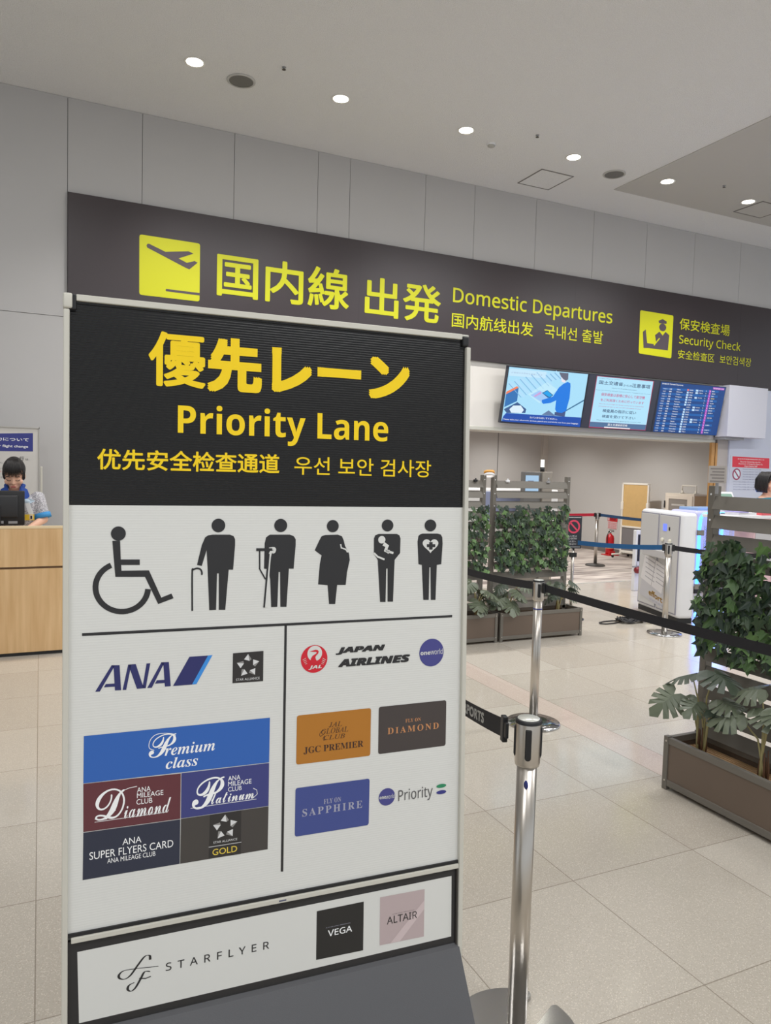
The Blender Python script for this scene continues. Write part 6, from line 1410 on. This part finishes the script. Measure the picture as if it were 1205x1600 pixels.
    if hair_style == 'tied':
        for k_ in range(15):   # fringe strands
            x = -.062+.0088*k_; f.tube([(x*.5, -.02, .233), (x*.8, -.075, .207), (x*.97, -.103, .17), (x*1.02, -.107+abs(x)*.35, .135), (x*1.0, -.104+abs(x)*.35, .108+.006*(k_ % 3))], .0072, HAIR, 6, lambda q: 1.1-.75*q)
        f.ball((0, .125, .05), .042, HAIR)
        for s in (-1, 1): f.tube([(s*.070, -.035, .15), (s*.076, -.03, .10), (s*.075, -.012, .06), (s*.068, .01, .035)], .011, HAIR, 8, lambda q: 1-.4*q)
    else:
        for s in (-1, 1):
            for j in range(8):
                y = -.055+.02*j; f.tube([(s*.03, y, .215), (s*.078, y*1.0, .16), (s*.094, y, .09), (s*.092, y, .0), (s*.078, y+.004, -.035)], .018, HAIR, 8, lambda q: 1-.35*q)
        for j in range(9):
            x = -.08+.02*j; f.tube([(x*.6, .09, .2), (x, .125, .12), (x, .128, .02), (x*.9, .10, -.04)], .018, HAIR, 8, lambda q: 1-.35*q)
        f.tube([(.01, -.075, .205), (-.04, -.098, .175), (-.072, -.075, .13), (-.084, -.05, .08)], .017, HAIR, 8, lambda q: 1-.4*q); f.tube([(.01, -.075, .205), (.05, -.092, .175), (.076, -.07, .13), (.086, -.05, .08)], .015, HAIR, 8, lambda q: 1-.4*q)
    place(f.build('hair', t, recalc=False))
    top_fn(t, k, arms)
    return t
def shirt(t, k, arms, m, sleeve, cuff=None, collar=None, grow=.012):
    f = MB(); loft(f, [(.90*k, .155+grow, .105+grow, 0), (.97*k, .145+grow, .098+grow, 0), (1.10*k, .15+grow, .105+grow, -.005), (1.20*k, .160+grow, .106+grow, -.005), (1.28*k, .168+grow, .088+grow, .0), (1.318*k, .125+grow, .064+grow, .006), (1.335*k, .075, .058, .01)], m)
    for s, pts, hd, hn in arms:
        (p0, r0), (p1, r1) = pts[0], pts[1]; q = Vector(p0).lerp(Vector(p1), sleeve); limb(f, [(Vector(p0), r0+.016), (q, r1+.020)], m)
    o = fuse(f, 'shirt', t, .010, 4)
    if cuff:
        f = MB()
        for s, pts, hd, hn in arms:
            (p0, r0), (p1, r1) = pts[0], pts[1]; d = (Vector(p1)-Vector(p0)).normalized(); q = Vector(p0).lerp(Vector(p1), sleeve); f.cyl(q+d*.0, q+d*.045, r1+.030, cuff, r2=r1+.032, n=24)
        f.build('cuffs', t)
    return o
# staff member behind the reception counter
SPECK = mat('speckled_grey_cloth', (150, 148, 152), .8)
nt, b_ = nodes(SPECK); v_ = nt.nodes.new('ShaderNodeTexVoronoi'); v_.inputs['Scale'].default_value = 120; tc_ = nt.nodes.new('ShaderNodeTexCoord'); nt.links.new(tc_.outputs['Object'], v_.inputs['Vector'])
rp = nt.nodes.new('ShaderNodeValToRGB'); rp.color_ramp.elements[0].color = srgb((112, 110, 118)); rp.color_ramp.elements[1].color = srgb((206, 204, 208)); rp.color_ramp.elements[0].position = .25; rp.color_ramp.elements[1].position = .6
nt.links.new(v_.outputs['Distance'], rp.inputs[0]); nt.links.new(rp.outputs[0], b_.inputs['Base Color'])
CUFF = mat('cyan_cuff', (62, 146, 206), .7); ROYAL = mat('royal_blue_collar', (22, 66, 150), .7); SCARF = mat('pale_scarf', (196, 216, 232), .5)
armsL = [(1, [((.185, .0, 1.285), .046), ((.235, -.035, 1.10), .038), ((.12, -.235, 1.03), .026)], (-.55, -.75, -.12), (.0, 0, 1)), (-1, [((-.185, .0, 1.285), .046), ((-.235, -.035, 1.10), .038), ((-.10, -.235, 1.03), .026)], (.4, -.8, -.15), (0, 0, 1))]
def topL(t, k, arms):
    shirt(t, k, arms, SPECK, .72, CUFF)
    f = MB()
    for s in (-1, 1): f.slab([Vector((s*.03, -.095, 1.30)), Vector((s*.052, -.06, 1.395)), Vector((s*.105, -.055, 1.36)), Vector((s*.125, -.085, 1.305)), Vector((s*.085, -.115, 1.26))], (0, .012, .004), ROYAL)
    f.tube([(.06, -.05, 1.375), (.07, .02, 1.395), (.04, .07, 1.40), (-.04, .07, 1.40), (-.07, .02, 1.395), (-.06, -.05, 1.375)], .018, ROYAL); f.build('collar', t)
    f = MB(); f.ball((.105, -.118, 1.262), .026, SCARF, (1.2, .7, .9))
    f.slab([Vector((.06, -.128, 1.27)), Vector((.13, -.128, 1.29)), Vector((.17, -.12, 1.265)), Vector((.13, -.13, 1.245))], (0, .012, 0), SCARF)
    f.slab([Vector((.095, -.132, 1.25)), Vector((.125, -.132, 1.255)), Vector((.165, -.136, 1.13)), Vector((.135, -.136, 1.125)), Vector((.105, -.134, 1.19))], (0, .010, 0), mat('scarf_white', (226, 228, 230), .5))
    f.slab([Vector((.06, -.130, 1.25)), Vector((.095, -.130, 1.245)), Vector((.085, -.134, 1.16)), Vector((.06, -.136, 1.07)), Vector((.045, -.134, 1.15))], (0, .010, 0), MATS['scarf_white']); f.build('neck_scarf', t)
    f = MB(); f.box((.065, -.142, 1.10), (.165, -.136, 1.15), mat('badge_yellow', (232, 196, 54), .4)); f.box((.128, -.1435, 1.107), (.155, -.142, 1.145), mat('badge_photo', (226, 218, 206), .5)); f.box((.134, -.145, 1.111), (.149, -.1435, 1.139), EYE); f.build('id_badge', t)
    f = MB(); loft(f, [(.10, .11, .09, 0), (.50*k, .17, .12, 0), (.84*k, .182, .13, 0), (.94*k, .165, .117, 0)], mat('navy_skirt', (44, 46, 66), .8)); f.build('skirt', t)
person('person', 'person with tied black hair and speckled uniform looking down behind the reception counter', (-.205, 7.32, 0), math.radians(-3), .42, 0, 'tied', armsL, topL, 1.585, 1.06)
TEAL = mat('teal_cloth', (24, 128, 152), .7)
armsR = [(1, [((.185, .0, 1.285), .046), ((.23, -.02, 1.09), .038), ((.16, -.21, 1.24), .027)], (-.3, -.9, .0), (0, 0, 1)), (-1, [((-.185, .0, 1.285), .046), ((-.24, -.02, 1.09), .038), ((-.17, -.21, 1.24), .027)], (.2, -.9, .0), (0, 0, 1))]
def topR(t, k, arms):
    shirt(t, k, arms, TEAL, .95)
    f = MB()
    for s in (-1, 1): f.slab([Vector((s*.015, -.10, 1.30)), Vector((s*.05, -.06, 1.39)), Vector((s*.09, -.055, 1.36)), Vector((s*.07, -.11, 1.27))], (0, .012, .004), TEAL)
    f.build('collar', t)
    f = MB(); f.slab([Vector((-.03, -.125, 1.29)), Vector((.03, -.125, 1.29)), Vector((.04, -.13, 1.22)), Vector((-.04, -.13, 1.22))], (0, .01, 0), mat('navy_tie', (40, 44, 80), .6)); f.build('scarf', t)
    f = MB(); loft(f, [(.05, .13, .10, 0), (.50*k, .17, .12, 0), (.84*k, .182, .13, 0), (.94*k, .165, .117, 0)], mat('dark_trousers', (40, 42, 54), .8)); f.build('trousers', t)
person('person', 'person with a black bob and teal top behind the right trellis', (8.28, 6.45, 0), math.radians(-4), .06, 0, 'bob', armsR, topR, 1.685, .98)
